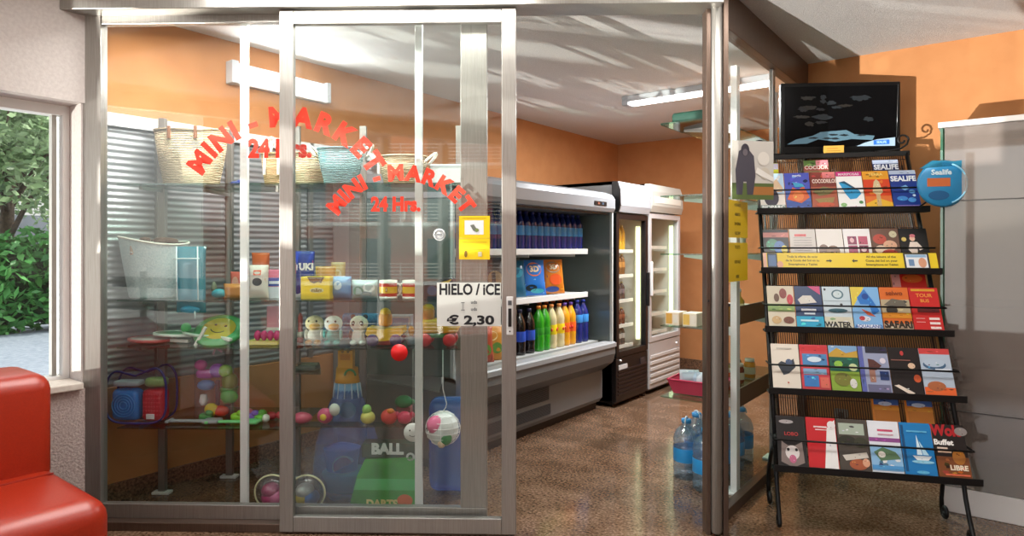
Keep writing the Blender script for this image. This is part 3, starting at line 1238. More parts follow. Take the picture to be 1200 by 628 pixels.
digger('yellow toy digger with a boat shaped tipper left of the white post', 453, .28, z3, 1.2, 0)
digger('yellow toy truck with red wheels right of the white post', 514, .28, z3, 1.25, 1)
l_, k = at(482, .30, z3)
b = MB().lathe([(.02, 0), (.026, .01), (.030, .045), (.026, .05)], C('#a9c8da', .3), n=16)
b.lathe([(.012, .05), (.018, .08), (.010, .10)], YEL, n=12)
one(b, 'toy_watering_can', 'pale blue and yellow toy can behind the white post', 'toy', l_, ROT)

# ------------------------------------------------------------------ lowest shelf and floor of the window
z4 = Z4
# clear carry case with navy piping
l_, k = at(166, .27, z4)
r = thing('clear_carry_case', 'clear carry case with navy piping holding blue and red beach toys', 'bag', l_, ROT)
W_, H_ = .335, .29
out = []
for i in range(48):
    a = 2 * pi * i / 48
    x = W_ / 2 * (abs(cos(a)) ** .5) * (1 if cos(a) > 0 else -1)
    z = H_ / 2 + H_ / 2 * (abs(sin(a)) ** .55) * (1 if sin(a) > 0 else -1)
    if sin(a) > 0:
        z += .022 * cos(2 * pi * x / W_ * 1.3 + pi) * sin(a) - .01 + .03 * x / W_
    out.append((x, z))
zm = min(p[1] for p in out)
out = [(p[0], p[1] - zm + .006) for p in out]
b = MB()
b.prism(out, -.055, .055, CLEAR)
b.build('clear_body', r)
b = MB()
b.tube([(p[0], -.055, p[1]) for p in out], .006, C('#1d2a6a', .4), 6, True)
b.tube([(p[0], .055, p[1]) for p in out], .006, C('#1d2a6a', .4), 6, True)
b.build('navy_piping', r)
BT = C('#1c7fd0', .25)
b = MB()
b.box((-.075, 0, .10), (.155, .085, .175), BT, .035, 4)
for i in range(4):
    b.tube([(-.075 + (.02 + .014 * i) * cos(q * pi / 10), -.045, .10 + (.02 + .014 * i) * sin(q * pi / 10)) for q in range(20)], .003, C('#3f9ae4', .25), 5, True)
b.build('blue_inflatable', r)
b = MB()
b.box((.08, 0, .10), (.125, .085, .175), C('#c92230', .25), .03, 4)
for i in range(7):
    for j in range(6):
        b.ball((.035 + i * .015, -.043, .05 + j * .022), .004, C('#e24450', .25), 6)
b.box((.075, -.046, .042), (.045, .004, .028), C('#f0e6e2', .5), .002)
b.build('red_inflatable', r)
b = MB()
b.box((.085, 0, .222), (.11, .07, .05), C('#8faf6a', .35), .02, 3)
b.box((-.07, 0, .215), (.14, .07, .03), C('#c8cfd4', .4), .01, 2)
b.build('folded_vinyl', r)
# net of pink and green sand toys
l_, k = at(256, .36, z4)
r = thing('sand_toy_bag', 'clear bag of pink and green sand toys next to the white post', 'bag', l_, ROT)
b = MB()
pouch(b, .28, .36, .16, CLEAR, .02)
b.build('clear_film', r)
b = MB()
b.lathe([(.030, 0), (.05, .08), (.052, .085)], C('#2f9e3c', .4), (.06, 0, .09), 18)
b.ball((.07, -.01, .21), (.045, .04, .05), C('#7d8f2e', .4), 14)
b.build('green_bucket', r)
b = MB()
b.box((-.07, .0, .25), (.10, .06, .05), C('#c04ea6', .4), .02, 3)
b.ball((-.06, -.02, .19), (.05, .035, .03), C('#5b93c6', .4), 12)
b.build('pink_mould', r)
b = MB()
b.box((.01, -.03, .15), (.022, .02, .14), C('#2a2f34', .5), .006)
b.lathe([(.012, 0), (.022, .02), (.016, .06)], C('#e8e4dc', .5), (-.07, -.03, .08), 12)
b.build('rake', r)
for nm_, c_, p_, s_ in (('purple_mould', '#9a4fc0', (.0, -.01, .27), (.045, .035, .04)), ('green_turtle', '#3fae4a', (.075, -.03, .13), (.05, .03, .04)), ('yellow_star', '#e0c832', (-.02, -.04, .06), (.04, .025, .035)),
                        ('magenta_shell', '#d84a9a', (-.095, -.01, .30), (.035, .03, .03)), ('red_crab', '#d8402c', (.03, -.03, .05), (.045, .03, .03)), ('lime_fish', '#8fc83a', (.05, -.02, .27), (.04, .03, .035))):
    MB().ball(p_, s_, C(c_, .35), 14).build(nm_, r)
b = MB()
b.tube([(-.03, 0, .36), (-.01, -.01, .40), (.02, 0, .37)], .006, C('#d9a0b8', .5), 6)
b.build('tied_top', r)


def simple(name, label, cat, px, t, z, fn, group=None, rz=None, rot=None):
    l_, k = at(px, t, z)
    b = MB()
    fn(b)
    o = one(b, name, label, cat, l_, ROT if rz is None else rz, group)
    if rot:
        o.rotation_euler = (rot[0], rot[1], ROT if rz is None else rz)
    return o


def toyspade(c):
    def fn(b):
        b.box((0, 0, .010), (.20, .030, .014), C(c, .4), .006)
        b.box((.125, 0, .012), (.09, .075, .018), C(c, .4), .008)
        b.box((-.11, 0, .010), (.02, .07, .016), C(c, .4), .006)
    return fn


simple('toy_spade', 'pale green toy spade lying in front of the sand toy bag', 'toy', 268, .24, z4 + .004, toyspade('#6fc07a'))
simple('toy_spade', 'grey toy spade at the shelf edge beside the carry case', 'toy', 222, .25, z4 + .004, toyspade('#8d9096'))


def mixed(cols, seed):
    def fn(b):
        rnd = random.Random(seed)
        for i, c in enumerate(cols):
            b.ball((rnd.uniform(-.04, .04), rnd.uniform(-.03, .03), .022 + .02 * (i // 3)), (rnd.uniform(.02, .034), .024, .022), C(c, .35), 12)
    return fn


simple('toy_frog', 'green and white toy beside the white post on the lowest shelf', 'toy', 309, .28, z4, mixed(['#5fb23c', '#e8e4da', '#79c04c', '#4f9e3a'], 3))
for lb_, px_, c_ in (('dark green toy truck bed lying in front of the sand toy bag', 242, '#2f8a4a'), ('violet toy shovel blade near the lime green toy', 296, '#7a5ac0'), ('lime green round toy near the white post foot of the shelf', 279, '#8fd03a')):
    simple('toy_piece', lb_, 'toy', px_, .31, z4, (lambda c: lambda b: (b.box((0, 0, .022), (.075, .05, .042), C(c, .35), .016, 3), b.ball((.02, -.01, .045), (.024, .02, .018), C(c, .35), 12)))(c_))
simple('toy_crab', 'red and pink toy behind the door stile on the lowest shelf', 'toy', 326, .34, z4, mixed(['#c8434a', '#d96a72', '#b5303c'], 5))
simple('toy_boat', 'purple and green toy boat beside the sand toy bag', 'toy', 292, .36, z4, mixed(['#5d67b4', '#7fae6a', '#8a86c0', '#c86a7a'], 9))
simple('toy_plane', 'grey green flat toy pack on the lowest shelf behind the front door', 'toy', 358, .50, .70, lambda b: (b.box((0, 0, .016), (.15, .09, .03), C('#6f7f74', .5), .01), b.box((.03, 0, .035), (.10, .03, .014), C('#8a9a80', .5), .005), b.box((-.04, 0, .033), (.02, .08, .012), C('#a08a6a', .5), .004)))
def ledge(label, pts, z):
    b = MB()
    b.slab([(front(px, t)[0], t) for px, t in pts], z - .008, z, SHELFG)
    return one(b, 'toy_ledge', label, 'shelf', pos(0, 0), ROT)


ledge('narrow glass ledge carrying the grey green toy pack', [(343, .40), (376, .40), (376, .58), (343, .58)], .700)
ledge('low glass ledge carrying the row of pink and fruit coloured toys', [(346, .165), (492, .165), (492, .42), (452, .42), (452, .255), (346, .255)], .467)


def ball_basket(label, px, t, z, cols):
    l_, k = at(px, t, z)
    r = thing('mesh_ball', label, 'ball', l_, ROT)
    R = .096
    b = MB()
    b.ball((0, 0, R), R * .99, CLEAR, 20)
    b.build('clear_skin', r)
    b = MB()
    b.tube([(R * cos(2 * pi * i / 30), -.03, R + R * sin(2 * pi * i / 30) * .97) for i in range(30)], .005, C('#e6dfb4', .4), 6, True)
    b.build('pale_hoop', r)
    b = MB()
    for i, c in enumerate(cols):
        b.ball((-.022 + .03 * (i % 2), .0, .06 + .035 * (i // 2)), (.05, .05, .042), C(c, .4), 14)
    b.build('bright_filling', r)


ball_basket('clear ball with pink filling on the floor left of the door stile', 322, .22, .008, ['#c4286e', '#d05a86', '#a82058'])
ball_basket('clear ball with yellow filling on the floor right of the door stile', 362, .22, .008, ['#e0c24a', '#2f6fb8', '#d7d2c4'])
# tall blue net of beach toys with a castle bucket on top
l_, k = at(407, .40, .0)
r = thing('beach_toy_net', 'tall blue net bag of beach toys under a yellow castle mould', 'toy set', l_, ROT)
b = MB()
b.lathe([(.165, .01), (.185, .05), (.19, .20), (.175, .34), (.13, .50), (.082, .62), (.075, .66)], BLUENET, n=28, sy=.7)
b.build('blue_net', r)
b = MB()
b.lathe([(.10, .004), (.13, .06)], C('#d99a2a', .35), n=24, sy=.8)
b.build('orange_bucket', r)
b = MB()
b.lathe([(.13, .062), (.14, .16), (.12, .17)], C('#3fae8a', .35), n=24, sy=.8)
b.build('green_bucket', r)
b = MB()
b.lathe([(.085, .172), (.10, .30), (.105, .305), (.03, .33)], C('#2f96f4', .35), n=24, sy=.8, c=(-.03, 0, 0))
b.build('blue_bucket', r)
b = MB()
b.prism([(.01 + .055 * cos(a), .225 + .055 * sin(a)) for a in [radians(30 + 12 * i) for i in range(16)]], -.115, -.095, C('#d6466e', .4))
b.tube([(.01 + .058 * cos(a), -.105, .225 + .058 * sin(a)) for a in [radians(30 + 12 * i) for i in range(16)]], .006, C('#d8e6c8', .4), 6)
b.build('melon_mould', r)
b = MB()
b.ball((0, 0, .53), (.05, .04, .05), C('#3f9a70', .4), 14)
b.build('green_mould', r)
b = MB()
b.lathe([(.082, .61), (.07, .70)], C('#7fb4dc', .35), n=24, sy=.7)
for i in range(12):
    a = 2 * pi * i / 12
    b.tube([(.082 * cos(a), .058 * sin(a), .61), (.071 * cos(a), .05 * sin(a), .70)], .004, C('#cfe2f0', .35), 5)
b.build('pale_blue_collar', r)
b = MB()
b.lathe([(.072, .70), (.066, .73), (.062, .79)], C('#e2a11e', .4), n=20, sy=.7)
b.box((-.005, 0, .83), (.085, .05, .10), C('#e8ab22', .4), .004)
b.box((-.005, -.026, .855), (.055, .004, .035), C('#c88512', .4))
for x in (-.037, -.005, .027):
    b.box((x, 0, .886), (.018, .05, .016), C('#e8ab22', .4))
b.build('castle_mould', r)
b = MB()
b.tube([(.03 + .03 * cos(a), -.052, .75 + .035 * sin(a)) for a in [radians(180 - 18 * i) for i in range(11)]], .006, C('#3f9a4a', .4), 6)
b.build('green_hook', r)
r.scale = (1, 1, .93)


def pinktoy(b):
    b.ball((0, 0, .042), (.042, .034, .042), C('#d4507c', .4), 16)
    b.ball((0, -.034, .042), (.018, .006, .018), C('#f0c84a', .4), 10)
    b.ball((.05, 0, .075), (.030, .026, .034), C('#e8e2da', .4), 12)


simple('toy_flower', 'pink toy flower with a white cap left of the blue net', 'toy', 381, .21, .467, pinktoy)
simple('toy_shell', 'flat pink toy shell just right of the front door stile', 'toy', 354, .21, .467, lambda b: b.ball((0, 0, .03), (.055, .04, .03), C('#c8506a', .4), 14))
simple('toy_pear', 'yellow green toy fruit between blue net and strawberry toy', 'toy', 431, .21, .467, lambda b: (b.ball((0, 0, .035), (.04, .034, .035), C('#d6c86a', .4), 14), b.ball((-.005, 0, .075), (.026, .024, .03), C('#9cc46a', .4), 12)))
simple('toy_strawberry', 'red toy strawberry in the row above the green playmat box', 'toy', 456, .21, .467, lambda b: (b.ball((0, 0, .04), (.045, .036, .042), C('#d8433e', .4), 14), b.ball((.012, -.02, .075), (.02, .015, .014), C('#e8803a', .4), 10)))
simple('toy_crab', 'crimson toy crab in the row above the green playmat box', 'toy', 474, .21, .467, lambda b: (b.ball((0, 0, .035), (.04, .034, .034), C('#c42a4e', .4), 14), b.ball((-.04, 0, .05), (.015, .014, .018), C('#c42a4e', .4), 8), b.ball((.04, 0, .05), (.015, .014, .018), C('#c42a4e', .4), 8)))
simple('toy_turtle', 'dark green toy turtle above the crimson toy crab', 'toy', 473, .33, .53, lambda b: (b.ball((0, 0, .03), (.05, .04, .035), C('#2c7a4a', .4), 14), b.ball((.05, 0, .03), (.014, .014, .014), C('#3a8a58', .4), 8)))
simple('carton', 'low card box under the dark green toy turtle', 'box', 473, .33, .467, lambda b: b.box((0, .02, .032), (.08, .07, .062), C('#8a4a4a', .6), .004))
# white face badge and hanging ball
l_, k = at(484, .17, .385)
b = MB().lathe([(.001, -.006), (.047, -.006), (.050, 0), (.047, .006), (.001, .006)], C('#dcdfda', .4), n=26, xf=Matrix.Translation((0, 0, .05)) @ Matrix.Rotation(pi / 2, 4, 'X'))
for x in (-.016, .016):
    b.ball((x, -.0065, .062), (.005, .002, .005), C('#47514c', .4), 8)
b.tube([(.022 * sin(a), -.0068, .045 - .014 * cos(a)) for a in [radians(-60 + 12 * i) for i in range(11)]], .002, C('#47514c', .4), 5)
b.tube([(0, 0, .10), (0, .0, .37), (.0, .0, .49)], .001, C('#dddddd'), 5)
o = one(b, 'face_tag', 'round white tag with a small face hanging behind the white post', 'tag', l_, ROT)
l_, k = at(519, .20, .36)
r = thing('hanging_net_ball', 'pink green and white ball in a net hanging right of the white post', 'ball', l_, ROT)
b = MB().ball((0, 0, .09), (.085, .08, .088), C('#dfe3e0', .5), 22)
b.build('ball', r)
b = MB()
b.ball((-.03, -.035, .115), (.052, .045, .052), C('#e06a94', .5), 14)
b.build('pink_patch', r)
b = MB()
b.ball((.022, -.05, .055), (.034, .03, .04), C('#2f8a52', .5), 14)
b.ball((0, -.055, .022), (.022, .02, .02), C('#e8c9a8', .5), 10)
b.build('green_patch', r)
b = MB()
for j in range(6):
    zz = .02 + j * .028
    rr = sqrt(max(.0005, .092 ** 2 - (zz - .09) ** 2))
    b.tube([(rr * cos(2 * pi * i / 20), rr * sin(2 * pi * i / 20) * .95, zz) for i in range(20)], .0016, C('#f2f2f0', .5), 4, True)
for j in range(8):
    a = 2 * pi * j / 8
    b.tube([(.092 * sin(q) * cos(a), .088 * sin(q) * sin(a), .09 - .092 * cos(q)) for q in [pi * i / 10 for i in range(11)]], .0016, C('#f2f2f0', .5), 4)
b.tube([(0, 0, .18), (.015, 0, .20), (.02, 0, .22), (0, 0, .30), (0, 0, .511)], .0022, C('#f2f2f0', .5), 5)
b.build('white_net', r)
# blue see-through inflatable behind, green playmat box in front
l_, k = at(531, .50, .0)
r = thing('inflatable_ring', 'blue see-through inflatable standing on the floor behind the net ball', 'inflatable', l_, ROT)
b = MB()
b.box((0, 0, .28), (.28, .13, .54), BLUEVINYL, .06, 4)
b.build('blue_vinyl', r)
MB().lathe([(.012, 0), (.012, .02), (.007, .024)], WHITE, n=10, xf=Matrix.Translation((.06, -.067, .40)) @ Matrix.Rotation(pi / 2, 4, 'X')).build('valve', r)
l_, k = at(452, .235, .0)
r = thing('playmat_box', 'green slanting toy box with ball and darts pictures', 'box', l_, ROT)
b = MB()
b.prism([(-.19, .005), (.19, .005), (.185, .285), (.14, .30), (-.10, .285), (-.14, .20)], -.055, .05, tex('green_print', '#1f7a2c', '#49b84a', 3, .35, 0))
b.art(.38, .30, [('p', [(.08, .42), (.97, .42), (.97, .62), (.13, .62)], '#52b86a'), ('e', .80, .24, .11, .11, '#d8622e'), ('e', .86, .12, .08, .06, '#3a9a72'), ('t', 'DARTS', .48, .18, .13, '#e4d28a', .05), ('t', 'BALL', .40, .06, .14, '#dfe8f0', .06), ('e', .18, .08, .06, .08, '#dfe4e6'), ('e', .18, .08, .03, .04, '#3a4a8a')], lambda x, y, q: (x - .19, -.056 - q, y))
b.build('printed_front', r)
b = MB()
b.art(.38, .10, [('t', 'BALL', .5, .55, .55, '#cfd8d2', .06), ('t', 'OF', .86, .15, .4, '#cfd8d2', .05)], lambda x, y, q: (x - .17, -.054 - q, .286 + y))
b.build('top_lettering', r)
MB().box((.03, .0, .33), (.30, .10, .075), C('#274a3a', .5), .008).build('dark_lid', r)

# ================================================================== SIGNS ON THE GLASS
def plate(name, label, cat, px0, px1, py0, py1, t, base, design, th=.0015, extra=None):
    s0, Z = front(px0, t)
    s1, _ = front(px1, t)
    z0, z1 = zat(py1, Z), zat(py0, Z)
    wd, hh = s1 - s0, z1 - z0
    b = MB()
    b.box((0, 0, hh / 2), (wd, th, hh), C(base, .45))
    b.art(wd, hh, design, lambda x, y, q: (x - wd / 2, -th / 2 - q, y), .5)
    return one(b, name, label, cat, pos((s0 + s1) / 2, t, z0), ROT)


plate('ice_price_sign', 'white ice price sign reading HIELO / iCE and € 2,30', 'sign', 512, 587, 331, 382, -.070, '#dfe2dc',
      [('t', 'HIELO / iCE', .51, .83, .25, '#181b20', .032, .80), ('t', '€ 2,30', .53, .13, .20, '#16181c', .04, 1.45),
       ('r', .395, .37, .42, .53, '#b9bcb8'), ('r', .38, .36, .435, .38, '#7c807e'), ('r', .38, .53, .435, .55, '#7c807e'),
       ('t', 'uds', .58, .55, .075, '#555a5c', .02), ('t', 'uds', .58, .39, .075, '#555a5c', .02)])
plate('notice_sheet', 'upper yellow notice sheet with a small white picture on the glass', 'sign', 538, 574, 253, 279, -.070, '#e8c80c',
      [('r', .18, .16, .80, .80, '#dfe3e6'), ('t', 'i', .2, .5, .01, '#e8c80c'), ('p', [(.36, .58), (.48, .62), (.55, .46), (.66, .36), (.58, .26), (.46, .34)], '#6a7068'), ('e', .58, .36, .06, .08, '#7a8a4a'), ('r', .10, .88, .88, .91, '#b58f08')])
plate('notice_sheet', 'lower yellow notice sheet just above the ice price sign', 'sign', 538, 574, 279.3, 304, -.070, '#e9c60a',
      [('r', .10, .80, .90, .83, '#b58f08'), ('r', .10, .45, .85, .48, '#c29a0a'), ('e', .22, .26, .05, .16, '#7a5a14'), ('r', .62, .14, .74, .36, '#cfc6a0')])


def side_sheet(label, px0, px1, py0, py1, lines, size):
    X = XS + .008
    y0_, Z0 = on_x(px0, X)
    y1_, Z1 = on_x(px1, X)
    z1, z0 = zat(py0, Z0), zat(py1, Z0)
    wd, hh = y1_ - y0_, z1 - z0
    b = MB()
    b.box((0, 0, hh / 2), (wd, .0015, hh), C('#d9b61c', .5))
    n = len(lines)
    b.art(wd, hh, [('t', s, .5, .88 - .76 * (i / max(1, n - 1)), size, '#463a10', .02) for i, s in enumerate(lines)], lambda x, y, q: (x - wd / 2, -.00075 - q, y), .5)
    o = one(b, 'notice_sheet', label, 'sign', (X, (y0_ + y1_) / 2, z0), pi / 2)
    return o


side_sheet('upper yellow notice with four lines of writing on the glass side', 851, 876, 233, 278, ['HORARIO', 'ABIERTO', '24 HORAS', 'ALL DAY'], .08)
side_sheet('lower yellow notice with three lines of writing on the glass side', 851, 876, 284, 331, ['TICKETS', 'FOR SALE', 'HERE'], .08)

# ================================================================== COLD CABINETS
GREYM = C('#717272', .45)
GREYD = C('#5d5d5d', .45)
CF = -2.70
cy0, cy1 = 2.97, 5.02
co = thing('open_cooler', 'long grey open front drinks cooler along the orange wall', 'cooler', (0, 0, 0))
b = MB()
profile = [(-3.90, .06), (-2.86, .06), (-2.83, .10), (-2.83, .345), (-2.72, .43), (CF, .50), (CF, .585), (-2.72, .60), (-2.80, .60), (-2.84, .50), (-3.72, .50), (-3.72, 1.76), (-3.90, 1.76)]
sw = lambda mb, poly, y0, y1, m: mb.prism([(p[0], p[1]) for p in poly], y0, y1, m)
sw(b, profile, cy0, cy1, GREYM)
b.build('body', co)
b = MB()
sw(b, [(-2.795, .6005), (CF - .008, .6005), (CF, .594), (CF + .012, .592), (CF + .012, .560), (CF, .556), (CF - .02, .57), (-2.80, .58)], cy0, cy1, C('#97999a', .35))
b.build('bumper', co)
b = MB()
sw(b, [(-2.832, .345), (-2.722, .43), (CF, .50), (CF + .003, .50), (-2.717, .425), (-2.826, .34)], cy0 + .01, cy1 - .01, GREYD)
b.build('apron_panel', co)
b = MB()
b.span((-3.88, cy0 + .02, 0), (-2.88, cy1 - .02, .06), BLACK)
b.build('plinth', co)
b = MB()
for y0_, y1_, z0, z1 in ((3.0, 4.20, .12, .20), (3.0, 4.18, .235, .34)):
    b.span((-2.829, y0_, z0), (-2.825, y1_, z1), C('#2c2c2d', .6))
    n = 9
    for i in range(n):
        zz = z0 + (z1 - z0) * (i + .5) / n
        b.span((-2.826, y0_, zz - .002), (-2.821, y1_, zz + .002), C('#4a4a4b', .5))
b.build('vent_grille', co)
b = MB()
sw(b, [(-3.90, 1.76), (-2.74, 1.715), (CF - .015, 1.72), (CF, 1.75), (CF, 1.83), (CF - .03, 1.87), (-2.80, 1.895), (-3.90, 1.93)], cy0, cy1, C('#7c7f82', .35))
b.build('canopy', co)
b = MB()
b.span((CF - .002, 4.66, 1.765), (CF + .006, 4.86, 1.80), BLACK, .002)
b.box((CF + .007, 4.72, 1.782), (.004, .03, .018), C('#7a4a3a', .4))
b.box((CF + .007, 4.79, 1.782), (.004, .03, .018), C('#3a4a5a', .4))
b.build('control_display', co)
b = MB()
b.span((-3.71, cy0 + .02, 1.70), (-2.76, cy1 - .02, 1.715), C('#3a3c3e', .5))
b.build('canopy_underside', co)
SIDEP = pane('cooler_side_glass', '#c4d2cc', .06, .5, .05, .62, '#78827f')
for y in (cy0 - .0, cy1 - .016):
    b = MB()
    sw(b, [(-3.72, .52), (-2.80, .60), (CF - .03, .60), (CF - .03, 1.72), (-3.72, 1.76)], y, y + .016, SIDEP)
    p = b.build('side_panel', co)
    b = MB()
    b.span((CF - .045, y - .002, .60), (CF - .02, y + .018, 1.72), C('#b6bcba', .3), .003)
    b.build('edge_strip', p)
WSH = C('#d9dad6', .4)
z_s1, z_s2, z_dk = 1.395, 1.02, .602
for z in (z_s1, z_s2):
    b = MB()
    b.span((-3.71, cy0 + .03, z - .012), (-2.93, 4.93, z), WSH)
    b.span((-2.945, cy0 + .03, z - .038), (-2.92, 4.93, z + .008), WSH, .004)
    b.build('wire_shelf' if 0 else 'shelf', co)
    b = MB()
    for y in (3.1, 3.9, 4.12, 4.8):
        b.span((-3.70, y, z - .06), (-2.98, y + .012, z - .012), WSH)
    b.build('shelf_bracket', co)
b = MB()
b.span((-3.71, cy0 + .03, .5), (-2.85, cy1 - .03, z_dk), C('#a9aca9', .4))
b.build('deck', co)
b = MB()
for i in range(12):
    z = .66 + .03 * i
    b.span((-3.715, cy0 + .05, z), (-3.705, cy1 - .05, z + .016), C('#8c7c66', .5))
b.build('back_louvre', co)


def bottle_mesh(parts, root):
    for nm, b in parts:
        b.build(nm, root)


def make_bottle(name, label, group, liquid, labelc, cap, r=.041, h=.30, lab=(.38, .62), accent=None, text=None):
    root = thing(name, label, 'bottle', (0, 0, 0), 0, group)
    b = MB()
    prof = [(.001, 0), (r * .86, 0), (r * .98, h * .03), (r, h * .10), (r * .95, h * .16), (r, h * .20), (r, h * .36), (r * .97, h * .40), (r * .97, h * .60), (r, h * .66), (r * .9, h * .74), (r * .62, h * .84), (r * .36, h * .91), (r * .33, h * .945)]
    b.lathe(prof, liquid, n=16)
    b.build('body', root)
    b = MB()
    b.lathe([(r * 1.0, h * lab[0]), (r * 1.012, h * lab[0] + .002), (r * 1.012, h * lab[1]), (r * 1.0, h * lab[1] + .002)], C(labelc, .3), n=16, caps=False)
    if accent:
        for a in (-.9, .25, 1.4):
            b.ball((r * 1.0 * cos(a), r * 1.0 * sin(a), h * (lab[0] + lab[1]) / 2), (.010, .010, .014), C(accent, .3), 8)
    b.build('label', root)
    b = MB()
    b.lathe([(r * .40, h * .935), (r * .40, h), (r * .36, h * 1.005), (.001, h * 1.005)], C(cap, .4), n=14)
    b.build('cap', root)
    return root


DEEPB = C('#12246e', .12, spec=.8)
bt = make_bottle('water_bottle', 'deep blue water bottle on the top cooler shelf', 'water bottles on the top cooler shelf', DEEPB, '#3f8fd0', '#1a2f86')
y = 4.925
first = True
for i in range(20):
    yy = 4.885 - .0862 * i
    if yy < 3.05:
        break
    if first:
        bt.location = (-2.995, yy, z_s1)
        first = False
    else:
        dup(bt, None, (-2.995, yy, z_s1), random.uniform(0, 6))
for i in range(20):
    yy = 4.90 - .0862 * i
    if yy > 3.1:
        dup(bt, 'deep blue water bottle in the second row on the top cooler shelf', (-3.09, yy, z_s1), random.uniform(0, 6), 'second row of water bottles on the top cooler shelf')


def cooler_y(px, X):
    return on_x(px, X)[0]


cola = make_bottle('soda_bottle', 'dark cola bottle with blue label in the front row of the cooler deck', 'dark cola bottles on the cooler deck', C('#150d0d', .12, spec=.8), '#2a50b8', '#1a1a3a', r=.047, h=.34, lab=(.30, .52))
green = make_bottle('soda_bottle', 'bright green soda bottle on the cooler deck', 'green soda bottles on the cooler deck', C('#2c9a1e', .12, spec=.8), '#2f8f28', '#c9771f', r=.047, h=.35, lab=(.36, .52))
lemon = make_bottle('soda_bottle', 'pale lemon soda bottle with yellow label on the cooler deck', 'lemon soda bottles on the cooler deck', C('#cfc295', .15, spec=.8), '#e6c81e', '#d98a4a', r=.047, h=.35, lab=(.32, .54), accent='#c8402a')
orng = make_bottle('soda_bottle', 'orange soda bottle with red and orange label on the cooler deck', 'orange soda bottles on the cooler deck', C('#dc9a1c', .15, spec=.8), '#e0601e', '#5a3a8a', r=.047, h=.35, lab=(.32, .54), accent='#c8302a')
blu = make_bottle('water_bottle', 'deep blue water bottle standing on the cooler deck', 'blue water bottles on the cooler deck', DEEPB, '#3f8fd8', '#1a2f86', r=.05, h=.36, lab=(.48, .66))
for root, xs in ((cola, (597, 609, 620)), (green, (631, 638)), (lemon, (646, 655)), (orng, (661.5, 668.5)), (blu, (676, 683))):
    for i, px in enumerate(xs):
        yy = cooler_y(px, -2.93)
        if i == 0:
            root.location = (-2.93, yy, z_dk)
        else:
            dup(root, None, (-2.93, yy, z_dk), random.uniform(0, 6))
red2 = make_bottle('soda_bottle', 'dark bottle with orange cap in the back row of the cooler deck', 'dark bottles in the back row of the cooler deck', C('#3a1208', .15, spec=.8), '#6a2412', '#c8641e', r=.046, h=.36)
for i, px in enumerate((632, 640, 648, 656, 664)):
    yy = cooler_y(px, -3.10)
    if i == 0:
        red2.location = (-3.10, yy, z_dk)
    else:
        dup(red2, None, (-3.10, yy, z_dk), 0)
# crisps on the middle shelf: they face the aisle
RZC = radians(62)


def crisp(label, px, X, wd, hh, base, design, lean=.18, rz=RZC):
    yy = cooler_y(px, X)
    return snack(label, 0, 0, 0, 0, 0, 0, base, design, .07, -lean, None, rz, 'crisp_bag', 'crisps', loc=Vector((X, yy, z_s2 + .008)), size=(wd, hh))


crisp('teal crisp bag half hidden by the door stile on the middle cooler shelf', 606, -3.02, .16, .29, '#1f5f7e', [('r', .05, .1, .9, .35, '#12303e'), ('e', .5, .65, .3, .14, '#2f86a0')])
crisp('bright blue crisp bag with round orange emblem on the middle cooler shelf', 626, -3.02, .22, .29, '#1f6fc4', [('e', .5, .72, .30, .20, '#d8722e'), ('t', '3D', .5, .72, .16, '#f0d8a8', .05), ('p', [(.05, .08), (.9, .05), (.95, .35), (.5, .45), (.1, .3)], '#7fb6e4'), ('e', .35, .2, .22, .09, '#23303a'), ('e', .6, .12, .28, .06, '#3fb0c0')])
crisp('orange and purple crisp bag nearest the cooler end', 649, -3.02, .21, .29, '#c8761e', [('p', [(.02, .02), (.5, .02), (.2, .5), (.05, .95)], '#4a2468'), ('e', .48, .76, .32, .17, '#8a7a5e'), ('t', '3D', .48, .76, .14, '#e8dcc0', .05), ('e', .55, .40, .28, .16, '#d8541e'), ('r', .78, .1, .95, .9, '#e09a2a'), ('e', .4, .12, .3, .08, '#2a4a98')])
crisp('dark brown crisp bag seen between door stiles on the middle cooler shelf', 580, -3.02, .20, .30, '#4a3226', [('e', .5, .5, .3, .2, '#8a6a44'), ('e', .4, .25, .2, .1, '#a8844a')])
crisp('dark red crisp bag behind the ice price sign on the middle cooler shelf', 552, -3.02, .20, .30, '#6a2a20', [('e', .5, .5, .3, .2, '#b06a3a')])
for i, (px, col, lb) in enumerate(((579, '#c9872c', 'orange and brown snack pack on the cooler deck right of the price sign'), (566, '#a8442c', 'red brown snack pack on the cooler deck behind the price sign'))):
    yy = cooler_y(px, -2.93)
    snack(lb, 0, 0, 0, 0, 0, 0, col, [('e', .4, .7, .25, .14, '#e8d8a0'), ('e', .6, .35, .25, .16, '#5a8a3a'), ('r', .1, .05, .9, .2, '#7a3a1a')], .06, -.15, None, RZC, loc=Vector((-2.93, yy, z_dk)), size=(.17, .25))


